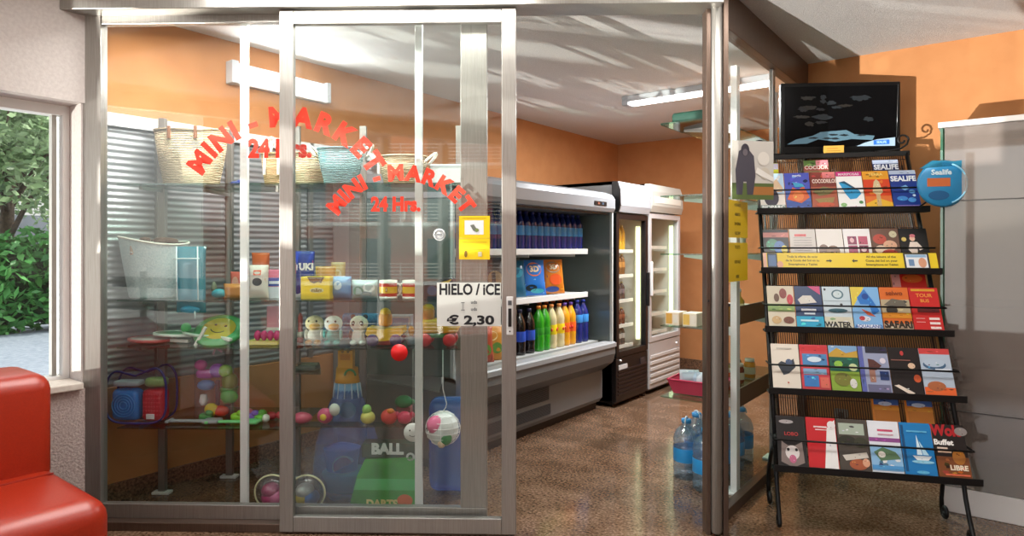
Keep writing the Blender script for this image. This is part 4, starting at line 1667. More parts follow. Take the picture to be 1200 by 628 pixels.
def fridge(label, y0_, y1_, xf, xb, H, col, canopycol, side, kind, doorz0):
    r = thing('display_fridge', label, 'fridge', (xf, (y0_ + y1_) / 2, 0), 0)
    w2 = (y1_ - y0_) / 2
    D = xf - xb
    M1 = C(col, .35)
    b = MB()
    t_ = .035
    b.span((-D, -w2, .05), (-.05, -w2 + t_, H), C(side, .4))
    b.span((-D, w2 - t_, .05), (-.05, w2, H), C(side, .4))
    b.span((-D, -w2, .05), (-D + .03, w2, H), C(side, .4))
    b.span((-D, -w2, H - .03), (-.05, w2, H), C(side, .4))
    b.span((-D, -w2, .05), (-.05, w2, doorz0), M1)
    b.build('cabinet', r)
    b = MB()
    b.span((-D + .03, -w2 + t_, doorz0), (-D + .04, w2 - t_, H - .03), C('#d7d6cc', .4))
    for sg_ in (-1, 1):
        b.span((-D + .04, sg_ * (w2 - t_ - .004), doorz0), (-.06, sg_ * (w2 - t_), H - .28), C('#cfcdc2', .4))
    b.build('liner', r)
    cb = MB()
    zc = H - .27
    pts = [(-.05, zc), (.012, zc), (.03, zc + .06), (.025, zc + .20), (-.0, H), (-.05, H)]
    cb.add([(p[0], -w2 + (.02 if kind == 'black' else 0), p[1]) for p in pts] + [(p[0], w2, p[1]) for p in pts], [tuple(range(6)), tuple(reversed(range(6, 12)))] + [(i, i + 6, (i + 1) % 6 + 6, (i + 1) % 6) for i in range(6)], C(canopycol, .3))
    if kind == 'black':
        cb.add([(p[0] + .004, -w2, p[1]) for p in pts] + [(p[0] + .004, -w2 + .02, p[1]) for p in pts], [tuple(range(6)), tuple(reversed(range(6, 12)))] + [(i, i + 6, (i + 1) % 6 + 6, (i + 1) % 6) for i in range(6)], BLACK)
    else:
        cb.span((.026, -w2 + .06, zc + .09), (.031, w2 - .06, zc + .15), C('#cfd2c8', .4))
    cb.build('light_canopy', r)
    db = MB()
    fr = .05
    z0, z1_ = doorz0 + .0, zc - .012
    db.span((-.05, -w2, z0), (0, -w2 + fr, z1_), M1, .004)
    db.span((-.05, w2 - fr, z0), (0, w2, z1_), M1, .004)
    db.span((-.05, -w2 + fr, z0), (0, w2 - fr, z0 + fr), M1, .004)
    db.span((-.05, -w2 + fr, z1_ - fr), (0, w2 - fr, z1_), M1, .004)
    d = db.build('door', r)
    MB().span((-.03, -w2 + fr, z0 + fr), (-.024, w2 - fr, z1_ - fr), GLASS).build('door_glass', d)
    hb = MB()
    if kind == 'black':
        hb.span((0, w2 - .04, z0 + .42), (.03, w2 - .018, z0 + .74), BLACK, .006)
    else:
        hb.span((0, -w2 + .015, z0 + .45), (.022, -w2 + .04, z0 + .78), C('#d0d0ce', .4), .006)
    hb.build('handle', d)
    gb = MB()
    gb.span((-.05, -w2, .05), (-.005, w2, doorz0 - .006), M1, .003)
    n = 5 if kind == 'white' else 7
    for i in range(n):
        zz = .10 + (doorz0 - .20) * i / n
        gb.span((-.006, -w2 + .03, zz), (.004, w2 - .03, zz + (doorz0 - .2) / n * .55), C('#c4c3c0', .5) if kind == 'white' else C('#1c1214', .4), .003)
    g = gb.build('louvre_panel', r)
    if kind == 'black':
        MB().span((-.004, -w2 + .04, doorz0 - .11), (.003, -w2 + .20, doorz0 - .07), C('#c9c9c9', .4)).build('maker_plate', g)
        q = MB()
        q.ball((.0, -w2 + .07, doorz0 - .03), .012, C('#dddddd', .3), 10)
        q.span((-.004, w2 - .16, doorz0 - .13), (.002, w2 - .06, doorz0 - .06), C('#3a3335', .4))
        q.build('lock', g)
    else:
        MB().ball((.0, w2 - .10, doorz0 - .07), .012, C('#e8e8e8', .3), 10).build('lock', g)
    for yy in (-w2 + .05, w2 - .05):
        for xx in (-D + .06, -.09):
            MB().lathe([(.02, 0), (.025, .05)], BLACK, (xx, yy, 0), 10).build('foot', r)
    MB().span((-D + .03, -w2 + .01, .03), (-.03, w2 - .01, .05), BLACK).build('base_plate', r)
    tb = MB()
    tb.span((-.095, w2 - t_ - .045, z0 + .1), (-.06, w2 - t_ - .006, z1_ - .1), C('#f2f7c8' if kind == 'black' else '#e6f7cc', .4, emit=1.6), .006)
    tb.build('light_strip', r)
    for i in range(5):
        zz = z0 + .02 + (z1_ - z0 - .12) * i / 5
        if i == 0:
            zz = z0 + .06
        s_ = MB()
        s_.span((-D + .06, -w2 + t_ + .01, zz - .006), (-.12, w2 - t_ - .05, zz), C('#d9d8d0', .4))
        s_.span((-.125, -w2 + t_ + .01, zz - .02), (-.115, w2 - t_ - .05, zz + .012), C('#e4e2da', .4))
        s_.build('wire_shelf', r)
        yield_shelves.append((xf, (y0_ + y1_) / 2, zz, w2))
    return r


yield_shelves = []
fridge('black framed tall drinks fridge next to the open cooler', 5.10, 5.73, -2.73, -3.40, 2.0, '#141012', '#94979b', '#8d8f90', 'black', .44)
bshelves = list(yield_shelves)
yield_shelves.clear()
fridge('white framed tall fridge at the far end of the row', 5.76, 6.50, -2.73, -3.40, 2.03, '#aba9a8', '#a3a49c', '#aba9a8', 'white', .50)
wshelves = list(yield_shelves)
items = [(4, '#e0b43c', '#d8a028', .24, 'amber juice bottle on the upper shelf of the black fridge', 'juice_bottle'),
         (3, '#7a5230', '#c48a4a', .20, 'brown drink bottle in the middle of the black fridge', 'juice_bottle'),
         (2, '#3f3538', '#6a6068', .17, 'dark drink bottle below the middle of the black fridge', 'juice_bottle'),
         (1, '#5a2a22', '#8a4a34', .16, 'reddish drink bottle low in the black fridge', 'juice_bottle'),
         (0, '#4a4442', '#b9b4ae', .18, 'pale labelled bottle on the lowest shelf of the black fridge', 'juice_bottle')]
for k, c1, c2, h, lb, nm in items:
    xf, ym, zz, w2 = bshelves[k]
    root = make_bottle(nm, lb, lb.replace(' bottle', ' bottles', 1), C(c1, .2), c2, '#d8c890', r=.032, h=h)
    n = 0
    for yy in (-.20, -.13, -.06, .01, .08):
        if n == 0:
            root.location = (xf - .16, ym + yy, zz)
        else:
            dup(root, None, (xf - .16, ym + yy, zz), n)
        n += 1
k = 0
for sh_i, cnt in ((4, 4), (3, 3), (2, 2)):
    xf, ym, zz, w2 = wshelves[sh_i]
    for i in range(cnt):
        o = MB().box((0, 0, .045), (.12, .20, .09), C('#cfc8b4', .6), .006)
        o.art(.20, .09, [('r', .1, .2, .9, .6, '#b8ae94')], lambda x, y, q: (.06 + q, x - .10, y))
        one(o, 'food_tray', 'pale wrapped food tray in the upper half of the white fridge', 'food', (xf - .22, ym - .12, zz + .092 * i), 0, 'pale food trays stacked in the white fridge')

# ------------------------------------------------------------------ light fittings
TUBE = C('#fffaf6', .4, emit=5.5)
r = thing('tube_light', 'wall mounted fluorescent light high on the orange shop wall', 'light', (XL, 2.555, 2.455))
MB().span((0, -.37, 0), (.05, .37, .135), C('#d9dcdf', .4), .004).build('housing', r)
MB().span((.05, -.30, .015), (.075, .33, .12), TUBE, .010).build('diffuser', r)
lamp('wall_tube_glow', 'AREA', (XL + .078, 2.57, 2.522), 16, (.97, .98, 1), size=.10, size_y=.60, rot=(0, radians(-90), 0))
b = MB()
b.span((.0, -.375, -.004), (.08, -.33, .139), C('#c3c8cd', .4), .004)
b.span((.0, .34, -.004), (.08, .375, .139), C('#c3c8cd', .4), .004)
b.build('end_cap', r)
r = thing('tube_light', 'ceiling fluorescent light near the back wall of the shop', 'light', (-2.05, 5.15, CH))
MB().span((-.62, -.06, -.05), (.62, .06, 0), C('#b9bcc0', .4), .004).build('housing', r)
MB().span((-.56, -.05, -.075), (.62, .05, -.05), TUBE, .008).build('diffuser', r)
MB().span((-.625, -.062, -.078), (-.57, .062, 0), C('#a9adb2', .4), .004).build('end_cap', r)
lamp('ceiling_tube_glow', 'AREA', (-2.02, 5.15, CH - .077), 130, (.97, .98, 1), size=1.15, size_y=.09)
r = thing('display_fill', 'added fill light hidden behind the header rail above the display shelves', 'light', pos(1.05, .10, 2.60), ROT)  # fixture added out of view to brighten the display from above
MB().span((-.9, -.03, .0), (.9, .05, .04), C('#c9ccd0', .4), .003).build('housing', r)
MB().span((-.85, -.02, -.015), (.85, .04, 0), TUBE, .004).build('diffuser', r)
d_ = pos(1.05, .11, 2.583)
lamp('display_fill_glow', 'AREA', d_, 60, (1, .98, .95), size=1.7, size_y=.05, rot=(radians(18), 0, ROT))  # lamp of the added display fill

# ================================================================== RIGHT SHELVING BEHIND THE GLASS SIDE
rs = thing('side_shelving', 'glass shelving on white perforated posts behind the glass side', 'shelving', (0, 0, 0))
X0, X1 = -1.60, -1.28
RZS = [.55, .96, 1.375, 1.71, 2.13]
for z in RZS:
    MB().span((X0, 3.52, z - .008), (X1, 4.85, z), SHELFG).build('glass_shelf', rs)
for y in (3.75, 4.52):
    b = MB()
    b.span((-1.262, y - .028, .012), (-1.225, y + .028, 2.45), WHITEA, .002)
    b.span((-1.30, y - .06, 0), (-1.20, y + .06, .012), WHITEA, .002)
    for z in RZS:
        b.prism([(X0 + .05, z - .022), (X1 + .02, z - .06), (X1 + .02, z - .009), (X0 + .05, z - .009)], y - .006, y + .006, WHITEA)
    b.build('post', rs)
BRN = C('#6d4a36', .6)
for z in (.55, 1.04):
    b = MB()
    b.span((X1 + .005, 3.82, z - .09), (X1 + .018, 4.48, z + .02), BRN, .002)
    b.build('brown_fascia', rs)


def onshelf(name, label, cat, px, X, z, fn, rz=0, group=None):
    yy = on_x(px, X)[0]
    b = MB()
    fn(b)
    return one(b, name, label, cat, (X, yy, z), rz, group)


def packbox(c1, c2, w_, d_, h_):
    def fn(b):
        b.box((0, 0, h_ / 2), (w_, d_, h_), C(c1, .5), .003)
        b.art(w_, h_, [('r', .05, .1, .5, .9, c2), ('r', .6, .2, .9, .8, '#e8e0d0')], lambda x, y, q: (x - w_ / 2, -d_ / 2 - q, y))
        b.art(d_, h_, [('r', .1, .1, .9, .9, c2)], lambda x, y, q: (-w_ / 2 - q, d_ / 2 - x, y))
    return fn


b = MB()
packbox('#e8d8c0', '#d8a44a', .085, .12, .075)(b)
one(b, 'biscuit_box', 'cream and orange biscuit box at the front corner of the side shelf', 'box', (-1.545, 3.62, RZS[1]), 0)
b = MB()
packbox('#e6dcc8', '#e0b85a', .085, .12, .075)(b)
one(b, 'biscuit_box', 'cream and yellow biscuit box beside the post on the side shelf', 'box', (-1.44, 3.62, RZS[1]), 0)


def redcups(b):
    for i in range(4):
        for j in range(2):
            b.lathe([(.022, 0), (.03, .05), (.031, .052)], C('#8a1420', .3), (-.09 + .06 * i, -.03 + .06 * j, 0), 12)
    b.box((0, 0, .056), (.26, .14, .006), C('#c9bcb0', .5), .002)


one((lambda b: (redcups(b), b)[1])(MB()), 'jelly_tray', 'tray of dark red jelly cups far along the side shelf', 'food', (-1.47, 4.55, RZS[1]), 0)


def pinkbasket(b):
    pk = C('#b8324e', .35)
    b.add([(-.13, -.09, .004), (.13, -.09, .004), (.13, .09, .004), (-.13, .09, .004), (-.16, -.115, .085), (.16, -.115, .085), (.16, .115, .085), (-.16, .115, .085)], [(3, 2, 1, 0), (0, 1, 5, 4), (1, 2, 6, 5), (2, 3, 7, 6), (3, 0, 4, 7)], pk)
    b.add([(-.12, -.08, .010), (.12, -.08, .010), (.12, .08, .010), (-.12, .08, .010), (-.15, -.107, .083), (.15, -.107, .083), (.15, .107, .083), (-.15, .107, .083)], [(0, 1, 2, 3), (4, 5, 1, 0), (5, 6, 2, 1), (6, 7, 3, 2), (7, 4, 0, 3)], pk)
    b.tube([(-.158, -.113, .085), (.158, -.113, .085), (.158, .113, .085), (-.158, .113, .085)], .006, C('#c23a58', .35), 6, True)


pb = thing('plastic_basket', 'pink plastic basket of wrapped packs on the lowest side shelf', 'basket', (-1.44, 3.72, RZS[0]), radians(4))
b = MB()
pinkbasket(b)
b.build('tub', pb)
for i in range(8):
    rnd = random.Random(i)
    b = MB()
    pouch(b, .09, .11, .045, C(['#cfd8de', '#b8c8d4', '#dfe6ea', '#9fb6c8'][i % 4], .3), .06)
    o = one(b, 'wrapped_pack', 'pale blue and white wrapped pack in the pink basket', 'packet', (-1.52 + .022 * i, 3.70 + .03 * rnd.uniform(-1, 1), RZS[0] + .02), rnd.uniform(-1, 1), 'wrapped packs in the pink basket')
    o.rotation_euler.x = rnd.uniform(-.3, .3)
b = MB()
b.box((0, 0, .035), (.24, .30, .07), C('#1f4a3c', .7), .02, 3)
b.box((-.03, 0, .008), (.30, .32, .016), C('#27584a', .7), .006)
one(b, 'folded_towel', 'folded dark green cloth on the top side shelf', 'cloth', (-1.45, 3.75, RZS[4]), 0)
# seen through the glass side
b = MB()
b.lathe([(.03, 0), (.034, .01), (.034, .10), (.012, .13), (.012, .16)], C('#c9a23a', .2), n=14)
b.lathe([(.0345, .03), (.0345, .085)], C('#e6d8a8', .4), n=14)
b.lathe([(.014, .16), (.014, .18)], C('#dfe4ea', .4), n=10)
b.xf = None
one(b, 'oil_bottle', 'yellow labelled bottle with white cap behind the glass side', 'bottle', (-1.40, 4.30, RZS[1] + .0), 0)
b = MB()
b.lathe([(.036, 0), (.038, .01), (.038, .07), (.03, .08)], C('#b87a2c', .2), n=14)
b.lathe([(.033, .08), (.033, .095)], C('#3a2a20', .4), n=14)
one(b, 'honey_jar', 'amber jar with dark lid behind the glass side', 'jar', (-1.42, 4.10, RZS[1]), 0)
jar0 = None
cols = [('#6a8a34', '#2a3a1c'), ('#8aa04a', '#4a5a2a'), ('#c8542a', '#e0d8c0'), ('#5a7a2c', '#d8c84a'), ('#7a2a1c', '#e8e0d0'), ('#a8b44a', '#3a4a24'), ('#d88a2c', '#f0e8d8')]
desc = ['olive green jar with dark lid', 'pale green jar with olive lid', 'red orange jar with cream lid', 'green jar with yellow lid', 'dark red jar with white lid', 'yellow green jar with dark lid', 'orange jar with pale lid']
where = ['behind the perforated post', 'second from the perforated post', 'third from the perforated post', 'in the middle of the low side shelf', 'right of the middle on the low side shelf', 'next to the far post', 'at the far end of the low side shelf']
for i, (c1, c2) in enumerate(cols):
    b = MB()
    b.lathe([(.034, 0), (.037, .01), (.037, .09), (.028, .105)], C(c1, .2), n=14)
    b.lathe([(.031, .105), (.031, .125)], C(c2, .4), n=14)
    b.lathe([(.0376, .025), (.0376, .07)], C('#d8d0b4', .5), n=14, caps=False)
    one(b, 'food_jar', desc[i] + ' ' + where[i], 'jar', (-1.36 - .05 * (i % 2), 3.70 + .115 * i, RZS[0]), 0)
b = MB()
b.lathe([(.03, 0), (.033, .01), (.033, .12), (.014, .16), (.012, .20)], C('#c8541c', .25), n=14)
b.lathe([(.0335, .03), (.0335, .10)], C('#d8a03a', .4), n=14, caps=False)
one(b, 'spirit_bottle', 'orange labelled bottle high on the side shelving beside the post', 'bottle', (-1.34, 3.60, RZS[3]), 0)
for i, (yy, c) in enumerate(((4.0, '#b8a488'), (4.16, '#c8b8a0'), (4.34, '#a8785a'))):
    b = MB()
    b.lathe([(.028, 0), (.03, .008), (.03, .13), (.011, .19), (.011, .25)], C(c, .2), n=14)
    b.lathe([(.0125, .25), (.0125, .27)], C('#3a2a20', .4), n=10)
    b.lathe([(.0305, .03), (.0305, .10)], C('#e6dcc8', .5), n=14, caps=False)
    one(b, 'wine_bottle', ['pale bottle nearest the post on the middle side shelf', 'cream bottle in the middle of the middle side shelf', 'brown bottle farthest along the middle side shelf'][i], 'bottle', (-1.40, yy, RZS[2]), 0)


# five litre water bottles on the floor
def big_bottle(label, x, y, lying=False, z=0):
    r = thing('water_jug', label, 'water jug', (x, y, z), random.uniform(0, 3), 'large water jugs on the shop floor')
    R = .078
    b = MB()
    b.lathe([(.001, .0), (R * .9, 0), (R, .012), (R, .06), (R * .94, .068), (R, .076), (R, .10), (R * 1.0, .19), (R, .20), (R * .94, .208), (R, .216), (R, .24), (R * .8, .285), (R * .4, .315), (.026, .322), (.026, .335)], PETB, n=22)
    b.build('body', r)
    b = MB()
    b.lathe([(R * 1.005, .105), (R * 1.012, .107), (R * 1.012, .185), (R * 1.005, .187)], C('#2f96d8', .35), n=22, caps=False)
    b.build('label', r)
    b = MB()
    b.lathe([(.029, .333), (.029, .356), (.001, .357)], C('#3f9ad8', .4), n=14)
    b.build('cap', r)
    b = MB()
    b.tube([(.034 * cos(a), 0, .325 + .045 * sin(a)) for a in [pi * i / 8 for i in range(9)]], .005, C('#d8e4ec', .4), 6)
    b.build('handle', r)
    return r


jl = [('water jug with blue label nearest the doorway beside the corner post', -1.57, 3.83),
      ('water jug with blue label behind the corner post', -1.395, 3.70),
      ('water jug with blue label second in the aisle row', -1.575, 4.01),
      ('water jug with blue label against the glass, past the perforated post', -1.395, 3.96),
      ('water jug with blue label third in the aisle row', -1.57, 4.19),
      ('water jug with blue label against the glass, second past the perforated post', -1.395, 4.14),
      ('water jug with blue label against the glass, behind the rack upright', -1.395, 4.32)]
jug = big_bottle(jl[0][0], jl[0][1], jl[0][2])
for lb, x, y in jl[1:]:
    dup(jug, lb, (x, y, 0), random.uniform(0, 3))

# ================================================================== BROCHURE RACK
RR = TH - radians(13.5)
rk = Vector((CT * 1.755 - ST * 3.17, ST * 1.755 + CT * 3.17, 0))
BW = .425                                # half width
SL = .478


def lean_y(z):
    return SL * (z - .316)


rack = thing('brochure_rack', 'black wrought iron brochure rack with five tiers on scrolled legs', 'rack', rk, RR)
NB = Matrix.Rotation(0, 4, 'X')
ang = atan(SL)
b = MB()
for s in (-1, 1):
    pts = [(s * BW, lean_y(z) + .05, z) for z in (.30, .8, 1.3, 1.8, 1.985)]
    b.tube(pts, .012, IRON, 8)
    b.tube([(s * (BW - .03), lean_y(z) + .075, z) for z in (.32, 1.9)], .006, IRON, 6)
b.build('upright', rack)
b = MB()
b.box((0, lean_y(1.975) + .05, 1.975), (2 * BW + .03, .02, .03), IRON, .003)
b.build('top_bar', rack)


def scroll(mb, cx, cy, cz, r0, turns, s, rad=.007, plane='xz', start=0):
    pts = []
    n = int(26 * turns)
    for i in range(n + 1):
        f = i / n
        a = start + s * 2 * pi * turns * f
        rr = r0 * (1 - .72 * f)
        if plane == 'xz':
            pts.append((cx + rr * cos(a), cy, cz + rr * sin(a)))
        else:
            pts.append((cx, cy + rr * cos(a), cz + rr * sin(a)))
    mb.tube(pts, rad, IRON, 7)
    return pts[0]


for s in (-1, 1):
    b = MB()
    ty = lean_y(1.99) + .05
    b.tube([(s * (BW - .17), ty, 1.992), (s * (BW - .09), ty, 1.995), (s * (BW - .03), ty, 2.005), (s * (BW + .004), ty, 2.03), (s * (BW + .012), ty, 2.055)], .006, IRON, 7)
    scroll(b, s * (BW - .022), ty, 2.055, .036, 1.0, s, .006, 'xz', 0 if s > 0 else pi)
    b.build('top_scroll', rack)
    # side knot and the two curved legs
    b = MB()
    b.box((s * BW, .10, .395), (.03, .05, .05), IRON, .01)
    b.ball((s * BW, .08, .43), .02, IRON, 10)
    b.ball((s * BW, .12, .36), .018, IRON, 10)
    b.build('side_knot', rack)
    b = MB()
    fy, by = -.045, .33
    b.tube([(s * BW, .10, .40), (s * BW, .085, .30), (s * (BW), .05, .20), (s * BW, .005, .11), (s * BW, fy + .01, .05), (s * BW, fy + .0, .036)], .011, IRON, 8)
    scroll(b, s * BW, fy + .036, .046, .036, 1.3, 1, .010, 'yz', pi)
    b.build('front_leg', rack)
    b = MB()
    b.tube([(s * BW, .10, .40), (s * BW, .16, .36), (s * BW, .25, .29), (s * BW, .315, .20), (s * BW, by + .005, .10), (s * BW, by, .046)], .011, IRON, 8)
    scroll(b, s * BW, by - .036, .046, .036, 1.3, -1, .010, 'yz', 0)
    b.build('rear_leg', rack)
    if s > 0:
        b = MB()
        b.tube([(-BW, .115, .33), (BW, .115, .33)], .009, IRON, 8)
        b.build('cross_bar', rack)
# wire mesh back
b = MB()
MESHC = C('#4a2a1e', .5, .2)
nw = 70
for i in range(nw + 1):
    x = -BW + .02 + (2 * BW - .04) * i / nw
    b.tube([(x, lean_y(.34) + .07, .34), (x, lean_y(1.96) + .07, 1.96)], .0028, MESHC, 4)
for i in range(20):
    z = .36 + 1.58 * i / 19
    b.tube([(-BW, lean_y(z) + .072, z), (BW, lean_y(z) + .072, z)], .0025, MESHC, 4)
b.build('mesh_back', rack)
TZ = [1.626, 1.282, .969, .665, .316]
for z in TZ:
    b = MB()
    y = lean_y(z)
    b.box((0, y - .02, z - .012), (2 * BW + .06, .075, .012), IRON, .002)
    b.box((0, y - .058, z + .0), (2 * BW + .06, .006, .034), IRON, .002)
    sh_ = b.build('tier_ledge', rack)
    b = MB()
    zr = z + .125
    yr = lean_y(zr) - .055
    b.tube([(-BW - .02, yr + .10, zr), (-BW - .018, yr, zr), (BW + .018, yr, zr), (BW + .02, yr + .10, zr)], .005, IRON, 7)
    b.build('guard_wire', sh_)


def speckle(design, base, seed):
    """break the printed shapes into photo-like patches of nearby colours, and rule fine grey lines of small print"""
    rr = random.Random(seed)
    out = []
    for d in design:
        out.append(d)
        if d[0] == 't':
            continue
        if d[0] == 'r':
            x0, y0, x1, y1 = d[1:5]
        elif d[0] == 'e':
            x0, y0, x1, y1 = d[1] - d[3] * .8, d[2] - d[4] * .8, d[1] + d[3] * .8, d[2] + d[4] * .8
        else:
            xs_, ys_ = [p[0] for p in d[1]], [p[1] for p in d[1]]
            mx_, my_ = sum(xs_) / len(xs_), sum(ys_) / len(ys_)
            x0, y0, x1, y1 = mx_ - (max(xs_) - min(xs_)) * .25, my_ - (max(ys_) - min(ys_)) * .25, mx_ + (max(xs_) - min(xs_)) * .25, my_ + (max(ys_) - min(ys_)) * .25
        w_, h_ = x1 - x0, y1 - y0
        if w_ * h_ < .008:
            continue
        for _ in range(2 + int(min(6, w_ * h_ * 14))):
            cx, cy = x0 + w_ * rr.uniform(.12, .88), y0 + h_ * rr.uniform(.12, .88)
            rx, ry = w_ * rr.uniform(.05, .14), h_ * rr.uniform(.05, .12)
            rx, ry = min(rx, .12), min(ry, .07)
            col = d[-1].lstrip('#')
            f = rr.choice([.45, .6, .75, 1.25, 1.5, 1.8])
            c2 = '#' + ''.join('%02x' % (int(min(235, max(10, (int(col[i:i + 2], 16) * f + rr.uniform(-22, 22))))) // 12 * 12) for i in (0, 2, 4))
            pts = [(min(1, max(0, cx + rx * rr.uniform(.5, 1.1) * cos(2 * pi * i / 9))), min(1, max(0, cy + ry * rr.uniform(.5, 1.1) * sin(2 * pi * i / 9)))) for i in range(9)]
            out.append(('p', pts, c2))
    return out


def brochure(label, tier, x, wd, hh, design, base='#dddddd', back=0, up=0, name='brochure', th=.006, dy=0):
    z = TZ[tier] - .004 + up
    b = MB()
    b.box((0, 0, hh / 2), (wd, th, hh), C(base, .35))
    design = speckle(design, base, label)
    b.art(wd, hh, design, lambda px_, py_, q: (px_ - wd / 2, -th / 2 - q, py_), .3)
    yl = lean_y(z) - .015 + back + dy
    p = rk + Matrix.Rotation(RR, 3, 'Z') @ Vector((x, yl, z))
    o = one(b, name, label, 'brochure', p, RR, 'brochures in the rack')
    o.rotation_euler = (-ang + .0, 0, RR)
    return o


HB = .262
WB = .138
xs = [-.3575 + .143 * i for i in range(6)]
# tier 1 (top)
brochure('zoo brochure with a dark gorilla under a blue sky, first in the top tier', 0, xs[0], WB, HB,
         [('r', 0, .45, 1, 1, '#b9d4ec'), ('p', [(0, .5), (.15, .85), (.4, 1), (0, 1)], '#3f7a5a'), ('p', [(.3, .62), (.7, .85), (.95, .6), (.9, .5), (.4, .5)], '#d8b898'), ('e', .45, .36, .30, .24, '#3a3444'), ('e', .45, .50, .16, .12, '#2e2a38'), ('r', 0, 0, 1, .16, '#7d8f86'), ('t', 'BIOPARC', .5, .10, .085, '#f2f2f2', .03)], '#e6ded6')
brochure('violet blue brochure with orange coral, second in the top tier', 0, xs[1], WB, HB,
         [('r', 0, .55, 1, 1, '#4a55b8'), ('r', 0, 0, 1, .25, '#3a56a0'), ('p', [(.05, .3), (.3, .62), (.5, .55), (.75, .64), (.95, .35), (.6, .2)], '#d8663c'), ('e', .5, .38, .22, .13, '#e8854a'), ('p', [(.3, .75), (.7, .70), (.8, .62), (.4, .62)], '#3fa0c8'), ('t', 'magic', .5, .92, .06, '#dfe4f4', .02)], '#4f68b0')
brochure('brown and red crocodile brochure, third in the top tier', 0, xs[2], WB, HB,
         [('r', 0, .62, 1, 1, '#7a2f26'), ('r', .5, .84, 1, 1, '#d87a7a'), ('t', 'COCODRILOS', .55, .76, .10, '#f0d8cc', .03), ('p', [(.05, .5), (.5, .62), (.95, .55), (.7, .42), (.3, .38)], '#7c7448'), ('p', [(.1, .30), (.9, .34), (.8, .2), (.3, .18)], '#9a7f4a'), ('r', 0, 0, 1, .10, '#8a2a20'), ('e', .5, .15, .35, .06, '#c8502e')], '#a8543a')
brochure('white brochure with a blue butterfly, fourth in the top tier', 0, xs[3], WB, HB,
         [('r', 0, .88, 1, 1, '#c42a78'), ('t', 'MARIPOSAS', .5, .93, .06, '#f4e0ec', .02), ('p', [(.08, .72), (.3, .75), (.85, .50), (.90, .42), (.7, .30), (.45, .28), (.3, .42)], '#2f9ad0'), ('p', [(.08, .72), (.3, .75), (.85, .50), (.6, .56), (.3, .68)], '#14506e'), ('e', .18, .14, .12, .05, '#8fc07a'), ('e', .85, .2, .08, .04, '#4a8a4a'), ('t', 'park', .55, .08, .06, '#c86a9a', .02)], '#f2f0ee')
brochure('orange and yellow brochure with a pale figure, fifth in the top tier', 0, xs[4], WB, HB,
         [('r', 0, .78, 1, 1, '#e8a028'), ('r', 0, .36, 1, .78, '#d8441e'), ('p', [(0, 0), (1, 0), (1, .18), (.5, .30), (0, .16)], '#e8b42c'), ('p', [(.3, .45), (.4, .72), (.5, .78), (.6, .72), (.7, .45), (.5, .35)], '#d8c49a'), ('r', .42, .10, .58, .40, '#c8a878'), ('t', 'TERRA', .5, .90, .07, '#f4d87a', .02)], '#e0702a')
brochure('navy blue aquarium brochure reading SEALIFE, last in the top tier', 0, xs[5], WB, HB,
         [('r', 0, .90, 1, 1, '#b9c4dc'), ('t', 'SEALIFE', .5, .78, .13, '#f4f6fa', .04), ('p', [(.3, .56), (.55, .62), (.7, .54), (.5, .48)], '#7fb8e8'), ('e', .75, .45, .12, .05, '#5f9ad8'), ('e', .35, .28, .2, .06, '#3f86d0'), ('e', .7, .24, .15, .06, '#4f96dc'), ('r', .05, .06, .95, .11, '#8a7ac8'), ('e', .8, .35, .06, .03, '#cfe2f4')], '#14358c')
brochure('yellow green brochure standing behind the gorilla brochure', 0, xs[0] - .015, WB, HB, [('r', 0, .6, 1, 1, '#b4b428'), ('r', .72, .82, 1, .98, '#b8b0c4')], '#a8aa2e', .06, .075)
brochure('second crocodile brochure standing behind the first', 0, xs[2] - .015, WB, HB, [('r', 0, .84, 1, 1, '#5a7a3a'), ('r', .5, .84, 1, 1, '#e08a94'), ('t', 'COCODR', .5, .80, .10, '#f2dcd4', .03), ('r', 0, .6, 1, .72, '#8a6a48')], '#a84a44', .06, .085)
brochure('second navy aquarium brochure standing behind the first', 0, xs[5] - .06, WB, HB, [('r', 0, .90, 1, 1, '#aebad2'), ('t', 'SEALIFE', .5, .80, .13, '#e4e8f0', .04)], '#14285e', .06, .075)
# tier 2 (behind the yellow strip)
brochure('dark brochure with green and blue birds, first behind the yellow strip', 1, xs[0], WB, HB, [('r', .0, .80, 1, .92, '#b86a60'), ('e', .35, .62, .25, .14, '#2f7a5a'), ('e', .62, .55, .22, .16, '#3a68a8'), ('e', .8, .5, .12, .1, '#c8b83a')], '#23201f')
brochure('pale text brochure with red heading, second behind the yellow strip', 1, xs[1], WB, HB, [('r', .2, .82, .65, .88, '#c84a4a')] + [('r', .15, .78 - .06 * i, .85, .795 - .06 * i, '#a8a4a0') for i in range(6)], '#cfc8c2')
brochure('white brochure with brown elephants, third behind the yellow strip', 1, xs[2], WB, HB, [('e', .25, .48, .2, .15, '#7a5a48'), ('e', .6, .46, .25, .14, '#8a6a54'), ('r', 0, .25, 1, .4, '#9a8060')], '#e2dcd6')
brochure('white brochure with four pink photos, fourth behind the yellow strip', 1, xs[3], WB, HB, [('r', .14, .62, .48, .82, '#8a3a58'), ('r', .54, .62, .88, .82, '#b8506a'), ('r', .14, .40, .48, .60, '#a04a68'), ('r', .54, .40, .88, .60, '#7a3048'), ('e', .3, .72, .08, .06, '#e0b0b8'), ('e', .7, .5, .1, .06, '#e4c0c4')], '#eae6e6')
brochure('colourful food photo brochure, fifth behind the yellow strip', 1, xs[4], WB, HB, [('e', .3, .75, .25, .12, '#b84a3a'), ('e', .65, .6, .25, .12, '#d8a88a'), ('e', .3, .5, .22, .1, '#e0c8b0'), ('e', .8, .86, .14, .08, '#c8c0a0'), ('e', .6, .4, .3, .1, '#a83a30')], '#6a4a3a')
